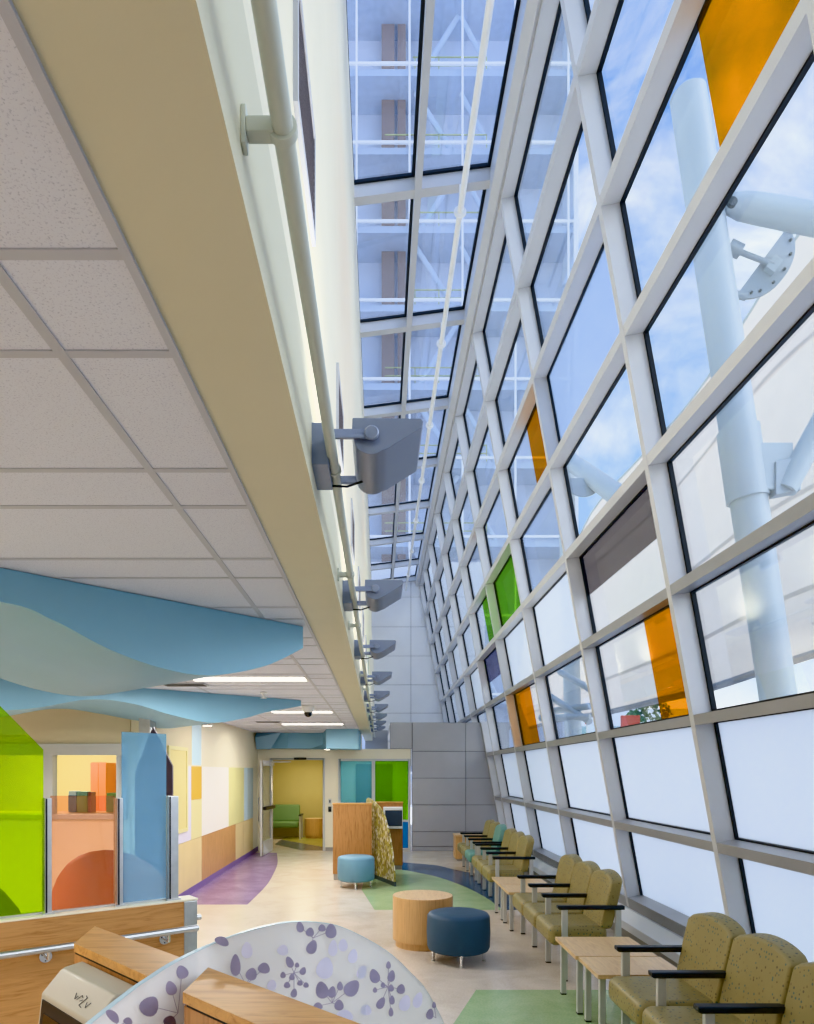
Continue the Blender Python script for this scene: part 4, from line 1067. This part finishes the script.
for i, z in enumerate(zf):
    cm = MB().box(.1, .9, TY+1.6, TY+2.0, z-fh, z-.55).box(1.1, 1.6, TY+1.6, TY+1.9, z-fh, z-.55)
    cm.build('column', 'steel_orange', tw)
    MB().tube([(2.2+ (i % 2)*2.6, TY+1.2, z-fh), (4.8-(i % 2)*2.6, TY+1.2, z-.55)], .16, 10).build('brace', 'brace', tw)
    MB().tube([(7.2, TY+1.2, z-fh), (5.0, TY+1.2, z-.55)], .14, 10).build('brace', 'brace', tw)
MB().box(TX0, TX1, TY-.02, TY, -.3, TZ1).build('curtain_glass', glass('tower_glass', (.93,.96,1.0), .05), tw)
MB().box(TX1, TX1+.25, TY-.2, TY+14, -.3, TZ1).build('corner_fin', 'facade_white', tw)

# ================================================================== LIGHT
wd_ = bpy.data.worlds.new('sky'); sc.world = wd_; wd_.use_nodes = True
nt = wd_.node_tree; nt.nodes.clear(); out = nt.nodes.new('ShaderNodeOutputWorld'); bg = nt.nodes.new('ShaderNodeBackground')
tc = nt.nodes.new('ShaderNodeTexCoord'); mpn = nt.nodes.new('ShaderNodeMapping'); mpn.inputs['Scale'].default_value = (1, 1, 1.6)
L(nt, tc.outputs['Generated'], mpn.inputs[0])
cl = noise(nt, mpn.outputs[0], 3.2, 9, .62, .5)
mask = ramp(nt, cl, [(.47, (0,0,0)), (.70, (1,1,1))])
sepx = nt.nodes.new('ShaderNodeSeparateXYZ'); L(nt, tc.outputs['Generated'], sepx.inputs[0])
blue = ramp(nt, sepx.outputs[2], [(0.0, (.86,.92,1.0)), (.25, (.38,.60,.94)), (.7, (.10,.27,.70))])
mx = nt.nodes.new('ShaderNodeMix'); mx.data_type = 'RGBA'; L(nt, mask, mx.inputs[0]); L(nt, blue, mx.inputs[6]); mx.inputs[7].default_value = (1.0, 1.02, 1.06, 1)
L(nt, mx.outputs[2], bg.inputs[0]); bg.inputs[1].default_value = 1.15; L(nt, bg.outputs[0], out.inputs[0])

def area(name, loc, sx, sy, power, col=(1,.98,.95), rot=(0,0,0)):
    l = bpy.data.lights.new(name, 'AREA'); l.shape = 'RECTANGLE'; l.size = sx; l.size_y = sy; l.energy = power; l.color = col
    o = bpy.data.objects.new(name, l); COL.objects.link(o); o.location = loc; o.rotation_euler = rot; return o
area('troffer_and_fill_light', (-1.6, 6.6, CEIL-.05), 1.0, .3, 30)
area('troffer_and_fill_light', (-1.4, 10.2, CEIL-.05), 1.0, .3, 30)
area('troffer_and_fill_light', (-1.4, 12.8, CEIL-.05), 1.0, .3, 35)
area('troffer_and_fill_light', (-4.5, 5.0, CEIL-.05), 1.2, .6, 75)  # added fill lamp out of view, no fitting modelled here
area('troffer_and_fill_light', (-3.5, 1.0, CEIL-.05), 1.2, .6, 75)  # second added fill lamp, unseen and without a fitting
area('office_light', (-4.8, 10.2, CEIL-.05), 1.2, .6, 60, (1,.93,.75))
area('lobby_light', (-2.0, 18.3, 2.28), .4, .4, 20, (1,.9,.65))
area('vestibule_light', (-.1, 16.9, 2.28), .8, .5, 11)
for i in range(9):
    area('uplight_fill', (XW+.23, 2.26+1.77*i, EYE+1.09),   .18, .26, 5, (1,.98,.95), (PI, 0, 0))  # added above the uplights to brighten skylight and glass wall frames
sun = bpy.data.lights.new('sun', 'SUN'); sun.energy = 1.6; sun.angle = math.radians(50); sun.color = (1, .98, .95)
so_ = bpy.data.objects.new('sun', sun); COL.objects.link(so_); so_.rotation_euler = (math.radians(20), math.radians(55), 0)

# ================================================================== CAMERA
cam = bpy.data.cameras.new('camera'); co = bpy.data.objects.new('camera', cam); COL.objects.link(co)
co.location = (0, 0, EYE); co.rotation_euler = (PI/2, 0, 0)
cam.sensor_fit = 'HORIZONTAL'; cam.sensor_width = 36; cam.lens = F/814*36
cam.shift_x = (407-CX)/814; cam.shift_y = (CY-512)/814
cam.clip_start = .05; cam.clip_end = 400
sc.camera = co
sc.view_settings.view_transform = 'Khronos PBR Neutral'; sc.view_settings.look = 'None'; sc.view_settings.exposure = 0.7
sc.cycles.use_denoising = True
sc.cycles.max_bounces = 10; sc.cycles.transparent_max_bounces = 32; sc.cycles.diffuse_bounces = 5
sc.cycles.sample_clamp_indirect = 6
